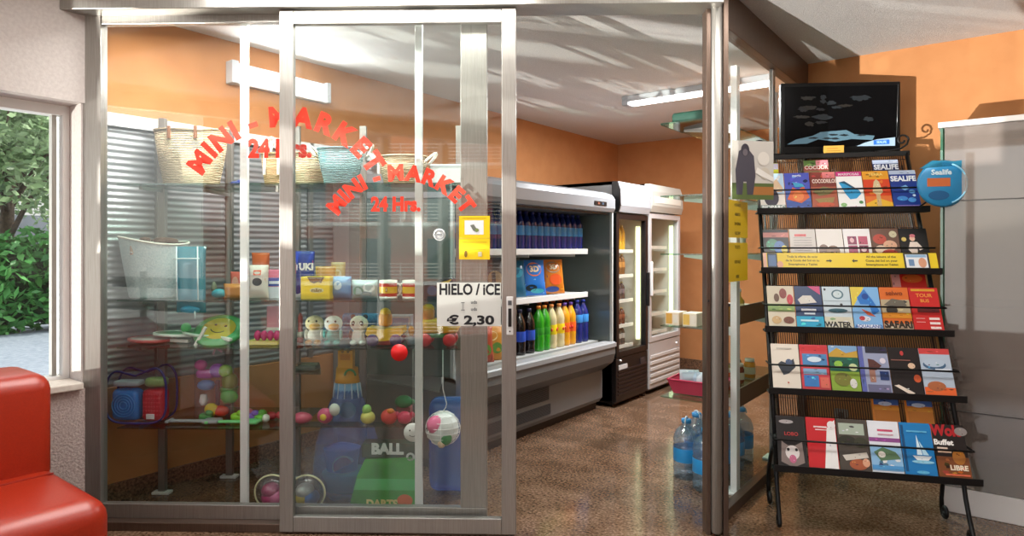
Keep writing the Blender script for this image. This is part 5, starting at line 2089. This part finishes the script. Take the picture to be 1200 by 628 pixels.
brochure('black brochure with a pale dancer, last behind the yellow strip', 1, xs[5], WB, HB, [('e', .45, .76, .10, .06, '#e0b8a0'), ('p', [(.25, .5), (.35, .68), (.6, .68), (.8, .52), (.65, .48), (.6, .58), (.55, .40), (.38, .40)], '#e6d6ca'), ('e', .14, .74, .09, .05, '#c8b060'), ('e', .46, .82, .10, .04, '#c8707a')], '#141010')
# yellow strip
b = MB()
wd, hh = .88, .098
b.box((0, 0, hh / 2), (wd, .003, hh), C('#e6c81a', .4))
b.art(wd, hh, [('t', 'Toda la oferta de ocio', .235, .76, .13, '#4a4214', .02), ('t', 'de la Costa del Sol en tu', .235, .52, .13, '#4a4214', .02), ('t', 'Smartphone y Tablet', .235, .28, .13, '#4a4214', .02),
               ('t', 'All the leisure of the', .69, .76, .13, '#4a4214', .02), ('t', 'Costa del Sol on your', .69, .52, .13, '#4a4214', .02), ('t', 'Smartphone or Tablet', .69, .28, .13, '#4a4214', .02),
               ('p', [(.375, .55), (.395, .55), (.395, .62), (.408, .5), (.395, .40), (.395, .47), (.375, .47)], '#2a2610'), ('p', [(.555, .55), (.535, .55), (.535, .62), (.522, .5), (.535, .40), (.535, .47), (.555, .47)], '#2a2610'),
               ('r', .0, 0, .02, 1, '#d8a890'), ('r', .025, .05, .085, .98, '#1c2430'), ('r', .032, .15, .078, .85, '#4a6a98'), ('e', .10, .25, .018, .22, '#d8a080'),
               ('r', .815, .02, .955, .98, '#23282c'), ('r', .825, .10, .945, .90, '#e4e6e8'), ('r', .83, .72, .94, .88, '#8ab0d0'), ('r', .84, .2, .87, .6, '#6a8ab0'), ('e', .915, .40, .022, .3, '#d89a78')],
      lambda x, y, q: (x - wd / 2, -.0015 - q, y), .4)
p = rk + Matrix.Rotation(RR, 3, 'Z') @ Vector((.0, lean_y(1.31) - .068, 1.29))
o = one(b, 'banner_strip', 'yellow app banner strip across the second tier of the rack', 'banner', p, RR)
o.rotation_euler = (-ang, 0, RR)
# tier 3
HC = .252
brochure('cream and green brochure with red figures, first in the third tier', 2, xs[0], WB, HC, [('r', 0, .40, 1, .58, '#8fae6a'), ('e', .6, .82, .14, .12, '#8a3a34'), ('e', .35, .72, .1, .1, '#6a4a34'), ('e', .85, .68, .12, .12, '#c8404a'), ('e', .3, .2, .18, .09, '#c8a878'), ('e', .75, .2, .2, .08, '#7a4a3a')], '#d6ccb4')
brochure('navy brochure with a white boat and turquoise foot, second in the third tier', 2, xs[1], WB, HC, [('r', 0, 0, 1, .30, '#2fa6cc'), ('p', [(.5, 1), (.95, .8), (.95, 1)], '#c84a7a'), ('p', [(.1, .68), (.3, .78), (.6, .78), (.8, .62), (.2, .58)], '#d8d4cc'), ('r', .2, .42, .75, .47, '#e4e8ee'), ('r', .3, .34, .7, .38, '#c8d4e0'), ('r', .15, .18, .8, .22, '#c8ecf4')], '#2a3f68')
brochure('pale blue brochure with round goggles drawing, third in the third tier', 2, xs[2], WB, HC, [('e', .55, .82, .22, .11, '#5a7a88'), ('e', .55, .82, .16, .08, '#c8d8dc'), ('e', .1, .93, .04, .03, '#3a3a3a'), ('r', 0, .66, 1, .67, '#8aa0a8'), ('e', .65, .58, .05, .03, '#3a3a3a'), ('r', 0, .0, 1, .3, '#d0cdb8'), ('t', 'WATER', .45, .12, .12, '#2a2a28', .04), ('e', .5, .44, .35, .05, '#3f6a78')], '#c4d4dc')
brochure('bright blue brochure with splashing swimmers, fourth in the third tier', 2, xs[3], WB, HC, [('p', [(0, .5), (.5, 1), (0, 1)], '#e0c84a'), ('p', [(.2, .75), (.5, .95), (.75, .7), (.95, .45), (.7, .35), (.6, .6), (.3, .6)], '#2f78c8'), ('e', .5, .78, .12, .07, '#1f4a98'), ('p', [(.3, .5), (.6, .42), (.8, .32), (.5, .36)], '#c85a34'), ('e', .4, .27, .2, .06, '#d8dce8'), ('e', .3, .28, .1, .05, '#b83a40'), ('r', .1, .06, .9, .14, '#e8eef6'), ('t', 'AQUALAND', .5, .10, .07, '#2f5aa8', .02)], '#7fb4e4')
brochure('orange safari brochure with a zebra, fifth in the third tier', 2, xs[4], WB, HC, [('r', 0, .42, 1, .72, '#b8a888'), ('p', [(.1, .6), (.4, .74), (.8, .70), (.9, .58), (.5, .52)], '#6a6458'), ('e', .35, .48, .2, .1, '#3a3630'), ('r', 0, .30, 1, .42, '#d88a1e'), ('r', 0, 0, 1, .18, '#b8a088'), ('t', 'SAFARI', .5, .15, .15, '#2a2218', .05), ('t', 'selwo', .5, .86, .10, '#8a3a10', .02)], '#d86a1e')
brochure('red bus tour brochure, last in the third tier', 2, xs[5], WB, HC, [('r', .08, .92, .9, .97, '#d8a02c'), ('t', 'TOUR', .5, .82, .08, '#e8a040', .02), ('t', 'BUS', .5, .70, .07, '#e8a040', .02), ('r', .2, .44, .95, .55, '#5a1a1a'), ('r', .55, .28, .9, .33, '#f0dcd8'), ('r', .55, .18, .9, .23, '#f0dcd8'), ('r', .1, .30, .4, .31, '#f0c8c4'), ('r', .1, .22, .4, .23, '#f0c8c4'), ('r', .55, .08, .9, .13, '#f0dcd8')], '#c8201e')
brochure('second red bus tour brochure raised behind the first', 2, xs[5] - .04, WB + .03, HC, [('r', .0, .6, .25, 1, '#e8a8a0'), ('r', 0, .95, 1, 1, '#e0a82a'), ('e', .6, .8, .3, .1, '#d86a2c')], '#d02a20', .06, .09)
# tier 4
HD = .252
brochure('cream brochure with a black motorbike drawing, first in the fourth tier', 3, xs[0], WB, HD, [('p', [(.2, .55), (.35, .62), (.55, .58), (.8, .68), (.85, .5), (.6, .36), (.4, .32)], '#3a4048'), ('e', .62, .6, .12, .07, '#4a5a78'), ('r', .2, .88, .75, .91, '#b8b0a4'), ('e', .55, .16, .03, .02, '#b84a3a')], '#ddd3c4')
brochure('red framed brochure with blue water photos, second in the fourth tier', 3, xs[1], WB, HD, [('r', 0, .86, 1, .97, '#c8343a'), ('r', .08, .56, .95, .80, '#4f86b8'), ('r', .08, .36, .9, .48, '#88aed0'), ('r', .08, .10, .6, .34, '#3a78b8'), ('e', .5, .68, .25, .06, '#cfe0ec'), ('r', .65, .08, .95, .3, '#d86a5a')], '#c8404a')
brochure('green and blue adventure brochure, third in the fourth tier', 3, xs[2], WB, HD, [('r', 0, .80, 1, 1, '#7fa8d0'), ('p', [(0, .82), (.3, .95), (.6, .84), (1, .9), (1, .7), (0, .7)], '#c8a040'), ('r', 0, .45, 1, .75, '#1f5a4a'), ('e', .3, .6, .15, .07, '#8fc04a'), ('e', .8, .54, .15, .08, '#c8d4a0'), ('e', .4, .28, .3, .14, '#7a7a34'), ('e', .75, .2, .12, .1, '#d8d8d0')], '#8aa83a')
brochure('lilac grey brochure with a brown fan, fourth in the fourth tier', 3, xs[3], WB, HD, [('r', 0, 0, .16, 1, '#5a62a8'), ('r', .25, .86, 1, 1, '#2a2a38'), ('p', [(.3, .50), (.3, .74), (.5, .72), (.75, .6), (.55, .5)], '#5a3430'), ('r', .3, .25, .5, .5, '#a87a6a'), ('r', .65, .30, .95, .48, '#23386a'), ('e', .8, .7, .1, .06, '#e0d8e4'), ('r', .2, .02, .95, .2, '#6a6a88')], '#98a0bc')
brochure('black flamenco brochure with small orange figures, fifth in the fourth tier', 3, xs[4], WB, HD, [('e', .45, .88, .06, .05, '#b83a3a'), ('e', .72, .62, .12, .06, '#d8b89a'), ('e', .85, .36, .12, .08, '#c8542a'), ('p', [(.05, .2), (.2, .22), (.7, .06), (.55, .02)], '#e0d0c0'), ('r', .05, .72, .7, .74, '#8a5a50')], '#160c0c')
brochure('pale blue bullring brochure with red heading, last in the fourth tier', 3, xs[5], WB, HD, [('r', 0, .88, 1, 1, '#c84040'), ('e', .45, .66, .38, .10, '#3a5a7a'), ('e', .45, .70, .34, .09, '#b0c0d0'), ('r', .45, .52, .95, .58, '#dfe6ee'), ('r', 0, 0, 1, .2, '#e0622a'), ('e', .4, .22, .3, .1, '#a8603a')], '#aebccc')
# tier 5
HE = .254
brochure('black dog park brochure with a white husky, first in the bottom tier', 4, xs[0], WB, HE, [('p', [(.1, .1), (.15, .5), (.35, .42), (.6, .42), (.85, .5), (.9, .1), (.5, .0)], '#8a7a74'), ('e', .5, .28, .24, .14, '#e4dcd8'), ('e', .5, .16, .12, .08, '#c86a8a'), ('e', .36, .34, .05, .03, '#1a1414'), ('e', .64, .34, .05, .03, '#1a1414'), ('e', .35, .88, .25, .04, '#a8a0a0'), ('t', 'LOBO', .5, .64, .07, '#b83a3a', .02)], '#1c1616')
brochure('red and white diagonal brochure, second in the bottom tier', 4, xs[1], WB, HE, [('p', [(.98, .97), (.98, .02), (.52, .02), (.7, .8)], '#eceae8'), ('r', .25, .80, .7, .83, '#f0d8d8'), ('r', .3, .75, .7, .77, '#f0d8d8'), ('e', .85, .86, .14, .08, '#e8e0e0')], '#c81e26')
brochure('dark landscape photo brochure with trees, third in the bottom tier', 4, xs[2], WB, HE, [('r', .06, .70, .9, .92, '#a8b4a4'), ('e', .3, .58, .3, .1, '#2a2a20'), ('e', .75, .56, .22, .1, '#3a3a2a'), ('p', [(.1, .3), (.9, .38), (.95, .28), (.2, .2)], '#cfc8bc'), ('e', .6, .14, .3, .1, '#a85a3a'), ('e', .85, .18, .12, .08, '#d8a080')], '#4a423a')
brochure('white brochure with purple stripe and beach photo, fourth in the bottom tier', 4, xs[3], WB, HE, [('r', 0, .60, 1, .68, '#8a4a88'), ('r', .3, .80, .8, .84, '#c84a6a'), ('r', 0, .06, 1, .52, '#8ab8dc'), ('p', [(.1, .40), (.4, .5), (.8, .42), (.95, .3), (.3, .24)], '#5a7a58'), ('e', .35, .36, .12, .06, '#e8e4d8'), ('r', .0, .08, 1, .16, '#4f96cc'), ('r', .3, .73, .8, .75, '#c88a9a')], '#dfe2e8')
brochure('blue sailing brochure with a white yacht, fifth in the bottom tier', 4, xs[4], WB, HE, [('r', .03, .08, .12, .95, '#0f4a78'), ('p', [(.45, .40), (.5, .78), (.62, .40)], '#d8ecf4'), ('p', [(.64, .40), (.56, .66), (.82, .40)], '#b8dcec'), ('p', [(.3, .38), (.9, .38), (.78, .30), (.42, .30)], '#e8f2f6'), ('e', .6, .27, .35, .03, '#8fcbe4'), ('r', .2, .82, .85, .85, '#5fb4dc'), ('e', .55, .08, .2, .03, '#5fb4dc')], '#1478b8')
brochure('dark restaurant brochure reading Buffet, last in the bottom tier', 4, xs[5], WB, HE, [('t', 'Wok', .4, .88, .20, '#b01c24', .05), ('e', .9, .88, .2, .08, '#8a8280'), ('t', 'Buffet', .3, .66, .10, '#f0ece8', .04), ('r', .08, .54, .4, .57, '#e0c8b8'), ('r', .08, .47, .5, .50, '#c8a890'), ('r', 0, 0, 1, .40, '#7a4420'), ('e', .7, .4, .2, .14, '#a86a2a'), ('t', 'LIBRE', .65, .2, .09, '#f0e0c8', .04), ('r', .2, .06, .95, .09, '#e06a4a')], '#1c1210')
brochure('blue and orange brochure raised behind the sailing brochure', 4, xs[4] - .10, WB - .012, .27, [('r', 0, .84, 1, 1, '#4a68a8'), ('r', 0, .74, 1, .80, '#d89030'), ('e', .5, .86, .25, .04, '#c8d4e8'), ('r', 0, 0, .08, 1, '#d8822a')], '#c87a28', .07, .085)
brochure('blue and orange brochure raised behind the Buffet brochure', 4, xs[5] - .09, WB - .012, .27, [('r', 0, .84, 1, 1, '#4a68a8'), ('r', 0, .74, 1, .80, '#d89030'), ('e', .5, .86, .25, .04, '#c8d4e8'), ('r', 0, 0, .08, 1, '#d8822a')], '#c87a28', .07, .085)
# round blue hanger at the right side of the top tier
p = rk + Matrix.Rotation(RR, 3, 'Z') @ Vector((BW + .035, lean_y(1.70) - .25, 1.625))
hg = thing('promo_display', 'round blue fish shaped display hanging at the right end of the top tier', 'display', p, RR)
b = MB()
b.lathe([(.001, -.012), (.125, -.012), (.135, -.004), (.135, .004), (.125, .012), (.001, .012)], C('#2a86b8', .3), n=34, xf=Matrix.Translation((0, 0, .135)) @ Matrix.Rotation(pi / 2, 4, 'X'))
b.build('disc', hg)
b = MB()
b.tube([(.118 * cos(a), -.014, .135 + .118 * sin(a)) for a in [radians(-70 + 10 * i) for i in range(15)]], .005, C('#8fd0ec', .3), 6)
b.build('pale_rim', hg)
b = MB()
b.prism([(-.12, .225), (-.06, .27), (.05, .262), (.15, .275), (.18, .245), (.12, .22), (.05, .235)], -.012, .012, C('#1f6a86', .35))
b.build('crest', hg)
b = MB()
b.tube([(-.06, .012, .05), (-.06, .10, .03), (-.06, .19, .01)], .005, IRON, 6)
b.build('hanger_wire', hg)
hg.scale = (.92, 1, .92)
b = MB()
b.art(.27, .27, [('r', .18, .44, .62, .62, '#c86a3a'), ('t', 'Sealife', .45, .74, .11, '#d8ecf4', .03), ('e', .4, .25, .2, .1, '#1c5a8a')], lambda x, y, q: (x - .135, -.0125 - q, y))
b.build('print', hg)

# gorilla poster on the glass side
X = XS + .05
yy0, Z0 = on_x(857, X)
yy1, Z1 = on_x(896, X)
wd, hh = .25, .32
b = MB()
b.box((0, 0, hh / 2), (wd, .004, hh), C('#c9c4bc', .4))
b.art(wd, hh, [('r', 0, 0, 1, .28, '#5a6a3a'), ('r', .5, .08, 1, .22, '#a8703a'), ('p', [(.10, .08), (.08, .5), (.16, .82), (.34, .90), (.52, .74), (.56, .4), (.50, .08), (.36, .08), (.34, .3), (.27, .3), (.24, .08)], '#4a4650'), ('e', .31, .84, .10, .11, '#3a3640'), ('e', .31, .80, .06, .06, '#6a6268'), ('e', .75, .7, .14, .12, '#dcd6cc'), ('e', .78, .45, .12, .10, '#c8bfb0'), ('p', [(.55, .45), (1, .3), (1, .38), (.6, .55)], '#e4e0d8')], lambda x, y, q: (x - wd / 2, -.002 - q, y), .4)
o = one(b, 'gorilla_poster', 'small zoo poster with a standing gorilla on the glass side', 'poster', (X + .02, (yy0 + yy1) / 2, zat(234, (Z0 + Z1) / 2)), RR + radians(25))

# ------------------------------------------------------------------ television above the rack
tp = rk + Matrix.Rotation(RR, 3, 'Z') @ Vector((.085, lean_y(1.99) + .13, 1.975))
tv = thing('television', 'black flat television standing on top of the brochure rack', 'television', tp, TH - radians(4))
W_, H_ = .725, .452
b = MB()
b.box((0, .03, .018 + H_ / 2), (W_, .045, H_), C('#0b0b0c', .35, spec=.25), .008)
b.box((0, .07, .018 + H_ / 2), (W_ * .7, .05, H_ * .6), BLACK, .015)
b.build('housing', tv)
b = MB()
b.span((-W_ / 2 + .022, .0065, .018 + .05), (W_ / 2 - .022, .0072, .018 + H_ - .025), C('#050507', .2, spec=.15))
sw_, shh = W_ - .044, H_ - .075
scr = b.build('screen', tv)
b = MB()


def em(c, e):
    return C(c, .3, emit=e)


def scrput(x, y, q):
    return (x - sw_ / 2, .0063 - q, .018 + .05 + y)


rnd = random.Random(4)


def blob(cx, cy, rx, ry, col, e, k, seed):
    rr = random.Random(seed)
    pts = [(cx + rx * cos(2 * pi * i / 22) * rr.uniform(.55, 1.1), cy + ry * sin(2 * pi * i / 22) * rr.uniform(.55, 1.1)) for i in range(22)]
    b.add([scrput(p[0] * sw_, p[1] * shh, .0004 + k * .0003) for p in pts], [tuple(range(22))], em(col, e))


for i in range(16):
    blob(rnd.uniform(.15, .9), rnd.uniform(.35, .85), rnd.uniform(.03, .10), rnd.uniform(.02, .06), rnd.choice(['#15161a', '#1d1a16', '#1a2024', '#232022']), .5, i % 4, i)
b.add([scrput(p[0] * sw_, p[1] * shh, .0018) for p in [(.02, .04), (.10, .12), (.25, .18), (.32, .24), (.55, .27), (.62, .20), (.80, .17), (.78, .10), (.6, .12), (.45, .08), (.30, .12), (.2, .05)]], [tuple(range(12))], em('#4d6a78', .6))
for i in range(6):
    blob(rnd.uniform(.25, .7), rnd.uniform(.12, .2), .05, .018, '#131a1e', .4, 5, 40 + i)
b.add([scrput(p[0] * sw_, p[1] * shh, .0024) for p in [(.64, 0), (.72, .06), (.82, .11), (.98, .14), (.98, 0)]], [(0, 1, 2, 3, 4)], em('#8fa6b8', .7))
b.add([scrput(p[0] * sw_, p[1] * shh, .0028) for p in [(.79, .02), (.93, .03), (.93, .105), (.79, .095)]], [(0, 1, 2, 3)], em('#2a62b0', .8))
vs, fs = textmesh('SEALIFE', .02)
b.add([scrput(.86 * sw_ + v[0] * .018, .062 * shh + v[1] * .022, .0032) for v in vs], fs, em('#9fc0e8', .8))
b.build('picture', scr)
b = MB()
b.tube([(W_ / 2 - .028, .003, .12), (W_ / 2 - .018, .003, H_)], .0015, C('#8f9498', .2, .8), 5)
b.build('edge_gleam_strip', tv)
b = MB()
b.box((0, .03, .015), (.08, .04, .03), BLACK, .004)
b.box((0, .03, .006), (.30, .16, .010), BLACK, .004)
b.build('stand', tv)
b = MB()
b.box((.0, .0, .022), (.115, .004, .048), C('#c79a3c', .45))
b.art(.115, .048, [('r', .15, .3, .85, .38, '#9a7020'), ('r', .15, .6, .7, .68, '#9a7020')], lambda x, y, q: (x - .0575, -.002 - q, y - .002))
one(b, 'price_card', 'small ochre card standing under the middle of the television', 'card', tp + Matrix.Rotation(RR, 3, 'Z') @ Vector((-.06, -.075, .016)), RR)

# ================================================================== GLASS DISPLAY CABINET
CY = 4.17
cx0, cx1 = -.285, 1.25
cbn = thing('display_cabinet', 'tall grey glass display cabinet on a white plinth against the orange wall', 'cabinet', (cx0, CY, 0))
Wc = cx1 - cx0
Dc = .70
Ht = 2.08
MB().span((0, .0, 0), (Wc, Dc, .135), C('#d9d6d2', .45), .004).build('plinth', cbn)
b = MB()
b.span((-.01, -.012, Ht - .03), (Wc, Dc, Ht), C('#cfcac6', .4), .003)
b.build('top', cbn)
b = MB()
b.span((.0, Dc - .02, .135), (Wc, Dc, Ht - .03), C('#b3a69d', .6))
b.build('back_panel', cbn)
for i, (z0, z1) in enumerate(((.137, .54), (.546, 1.655), (1.661, Ht - .032))):
    MB().span((.02, 0, z0), (Wc, .006, z1), CABG).build('front_pane', cbn)
b = MB()
b.span((.0, .0, .135), (.012, .10, Ht - .03), MINT)
b.span((.0, .10, .135), (.010, Dc, Ht - .03), MINT)
b.build('side_pane', cbn, label='green tinted side pane')
b = MB()
for y in (.035, .075):
    b.span((.012, y, .135), (.018, y + .012, Ht - .03), C('#3f6a54', .3))
b.build('side_strip', cbn)
for z in (.54, 1.10, 1.655):
    MB().span((.02, .03, z - .004), (Wc, Dc - .03, z + .004), pane('cab_shelf_%d' % int(z * 100), '#b4bcb8', .08)).build('glass_shelf', cbn)
for z in (.54, 1.655):
    MB().span((.02, -.003, z), (Wc, .009, z + .006), C('#4a4644', .4)).build('pane_joint', cbn)
# power socket on the wall behind the rack
b = MB()
b.box((0, -.006, 0), (.085, .012, .085), C('#8d8884', .4), .004)
b.lathe([(.022, 0), (.02, .004)], C('#4a4644', .5), n=16, xf=Matrix.Translation((0, -.012, 0)) @ Matrix.Rotation(pi / 2, 4, 'X'))
one(b, 'wall_socket', 'grey wall socket low behind the rack', 'socket', (on_y(986, YR)[0], YR, zat(486, on_y(986, YR)[1])), 0)

# ================================================================== GARDEN AND STREET OUTSIDE
PAV = tex('pavement', '#7d8794', '#939ca8', 14, .9, .2)
st(MB().slab([(-40, -8), (-3.95, -8), (-3.95, 16), (-40, 16)], -.14, -.02, PAV), 'ground', 'grey pavement outside the garden window', 'pavement')
st(MB().slab([(-3.95, -40), (40, -40), (40, -3.0), (-3.95, -3.0)], -4.2, -4.05, tex('plaza_stone', '#a39a8e', '#b8afa2', 4, .9, .1)), 'terrace_ground', 'pale stone terrace below the entrance', 'ground')


rl = thing('stripe_bars', 'added bars out of view, casting stripes on the shop ceiling', 'light blocker', (-4.2, -5.0, -4.05), atan2(.93, .6))  # unseen bars added so the glint throws stripes across the ceiling
for k in range(5):
    MB().box((2.1, 0, 4.05 - .02 + .26 * k), (4.4, .05, .12), ALU, .01).build('rail', rl)
for k in range(3):
    MB().box((.1 + 2.0 * k, .06, 2.6), (.05, .05, 5.2), ALU).build('post', rl)


def leafmat(name, a, c):
    m = bpy.data.materials.new(name)
    m.use_nodes = True
    t = m.node_tree
    bs = t.nodes['Principled BSDF']
    bs.inputs['Roughness'].default_value = .45
    oi = t.nodes.new('ShaderNodeNewGeometry')
    r = t.nodes.new('ShaderNodeValToRGB')
    r.color_ramp.elements[0].color = lin(a)
    r.color_ramp.elements[1].color = lin(c)
    t.links.new(oi.outputs['Random Per Island'], r.inputs[0])
    t.links.new(r.outputs[0], bs.inputs['Base Color'])
    return m


LEAF1 = leafmat('tree_leaves', '#4a6a3e', '#93b07e')
LEAF2 = leafmat('hedge_leaves', '#2f6a34', '#5aa050')
BARK = tex('bark', '#3a3128', '#5a4c3e', 20, .9, .4)


def foliage(mb, n, clumps, size, m, seed, flat=0):
    rnd = random.Random(seed)
    for _ in range(n):
        c, r = rnd.choice(clumps)
        while True:
            d = Vector((rnd.uniform(-1, 1), rnd.uniform(-1, 1), rnd.uniform(-1, 1)))
            if .25 < d.length < 1:
                break
        d = d.normalized() * (d.length ** .5)
        p = Vector(c) + Vector((d.x * r[0], d.y * r[1], d.z * r[2]))
        a = Vector((rnd.uniform(-1, 1), rnd.uniform(-1, 1), rnd.uniform(-.8, .5))).normalized()
        q = a.cross(Vector((rnd.uniform(-1, 1), rnd.uniform(-1, 1), rnd.uniform(-1, 1)))).normalized()
        s = size * rnd.uniform(.6, 1.3)
        mb.add([p - a * s, p + q * s * .42, p + a * s, p - q * s * .42], [(0, 1, 2, 3)], m)


def tree(label, x, y, h, spread, seed, n=5000, m=None):
    r = thing('tree', label, 'tree', (x, y, -.02), 0)
    rnd = random.Random(seed)
    b = MB()
    clumps = []
    b.tube([(0, 0, 0), (.05, .04, h * .25), (-.05, .1, h * .45), (.0, .15, h * .62)], [.16, .13, .10, .06], BARK, 8)
    for i in range(9):
        a = 2 * pi * i / 9 + rnd.uniform(-.3, .3)
        z0 = h * rnd.uniform(.28, .5)
        e = (spread * .7 * cos(a) * rnd.uniform(.5, 1), spread * .7 * sin(a) * rnd.uniform(.5, 1), h * rnd.uniform(.42, .85))
        b.tube([(0, .08, z0), (e[0] * .5, e[1] * .5, (z0 + e[2]) / 2 + .1), e], [.06, .04, .015], BARK, 6)
        clumps.append((e, (spread * .45, spread * .45, h * .16)))
    clumps.append(((0, 0, h * .85), (spread * .5, spread * .5, h * .18)))
    b.build('trunk', r)
    b = MB()
    foliage(b, n, clumps, .10, m or LEAF1, seed + 1)
    b.build('foliage', r)


tree('leafy grey green tree above the hedge, in the middle of the window', -15.0, 3.9, 5.6, 2.4, 3, 6500)
tree('leafy grey green tree farther back, showing between the nearer branches', -20.5, 6.6, 6.4, 2.8, 8, 5500)
hd = thing('hedge', 'dense dark green hedge along the pavement outside the window', 'hedge', (-13.4, 4.0, -.02))
b = MB()
foliage(b, 9000, [((.1 * sin(i * 2.3), -3.4 + .42 * i, .85 + .07 * sin(i * 1.7)), (.55, .45, .92)) for i in range(17)], .11, LEAF2, 21)
b.build('foliage', hd)
for i in range(12):
    MB().tube([(0, -3.2 + .58 * i, 0), (.05 * sin(i), -3.2 + .58 * i + .05, .8)], .025, BARK, 6).build('stem', hd)
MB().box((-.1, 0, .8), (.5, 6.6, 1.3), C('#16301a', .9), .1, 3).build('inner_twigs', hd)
bl = thing('building', 'pale building far behind the garden trees', 'building', (-27, 7, -.02))
b = MB()
b.span((-3, -14, 0), (0, 12, 9), C('#d9d6d4', .9))
b.build('wall', bl)
for i in range(6):
    for j in range(3):
        b = MB()
        b.span((.0, -12 + 4 * i, 1.0 + 2.8 * j), (.05, -10.4 + 4 * i, 2.6 + 2.8 * j), C('#6a7078', .3), .01)
        b.build('window', bl)
# apartment block across the terrace: it is what the glass front mirrors
ap = thing('apartment_building', 'pink apartment block with white balconies mirrored in the glass front', 'building', (13.5, -24, -4.05), radians(34))
b = MB()
b.span((-14, -6, 0), (14, 0, 13), tex('pink_render', '#b9786a', '#c98a7a', 4, .9, .1))
b.build('wall', ap)
for i in range(8):
    for j in range(4):
        x = -12.5 + 3.4 * i
        z = .9 + 3 * j
        b = MB()
        b.span((x, -.02, z), (x + 1.5, .04, z + 2.1), C('#4a5660', .2), .01)
        b.build('window', ap)
for j in range(4):
    b = MB()
    z = .8 + 3 * j
    b.span((-13.5, .0, z - .16), (13.5, 1.3, z), C('#e0dcd8', .8))
    for k in range(5):
        b.span((-13.5, 1.26, z + .18 + .18 * k), (13.5, 1.29, z + .22 + .18 * k), C('#e8e6e2', .6))
    for k in range(28):
        b.span((-13.5 + k, 1.25, z), (-13.46 + k, 1.30, z + 1.0), C('#e8e6e2', .6))
    b.build('balcony', ap)
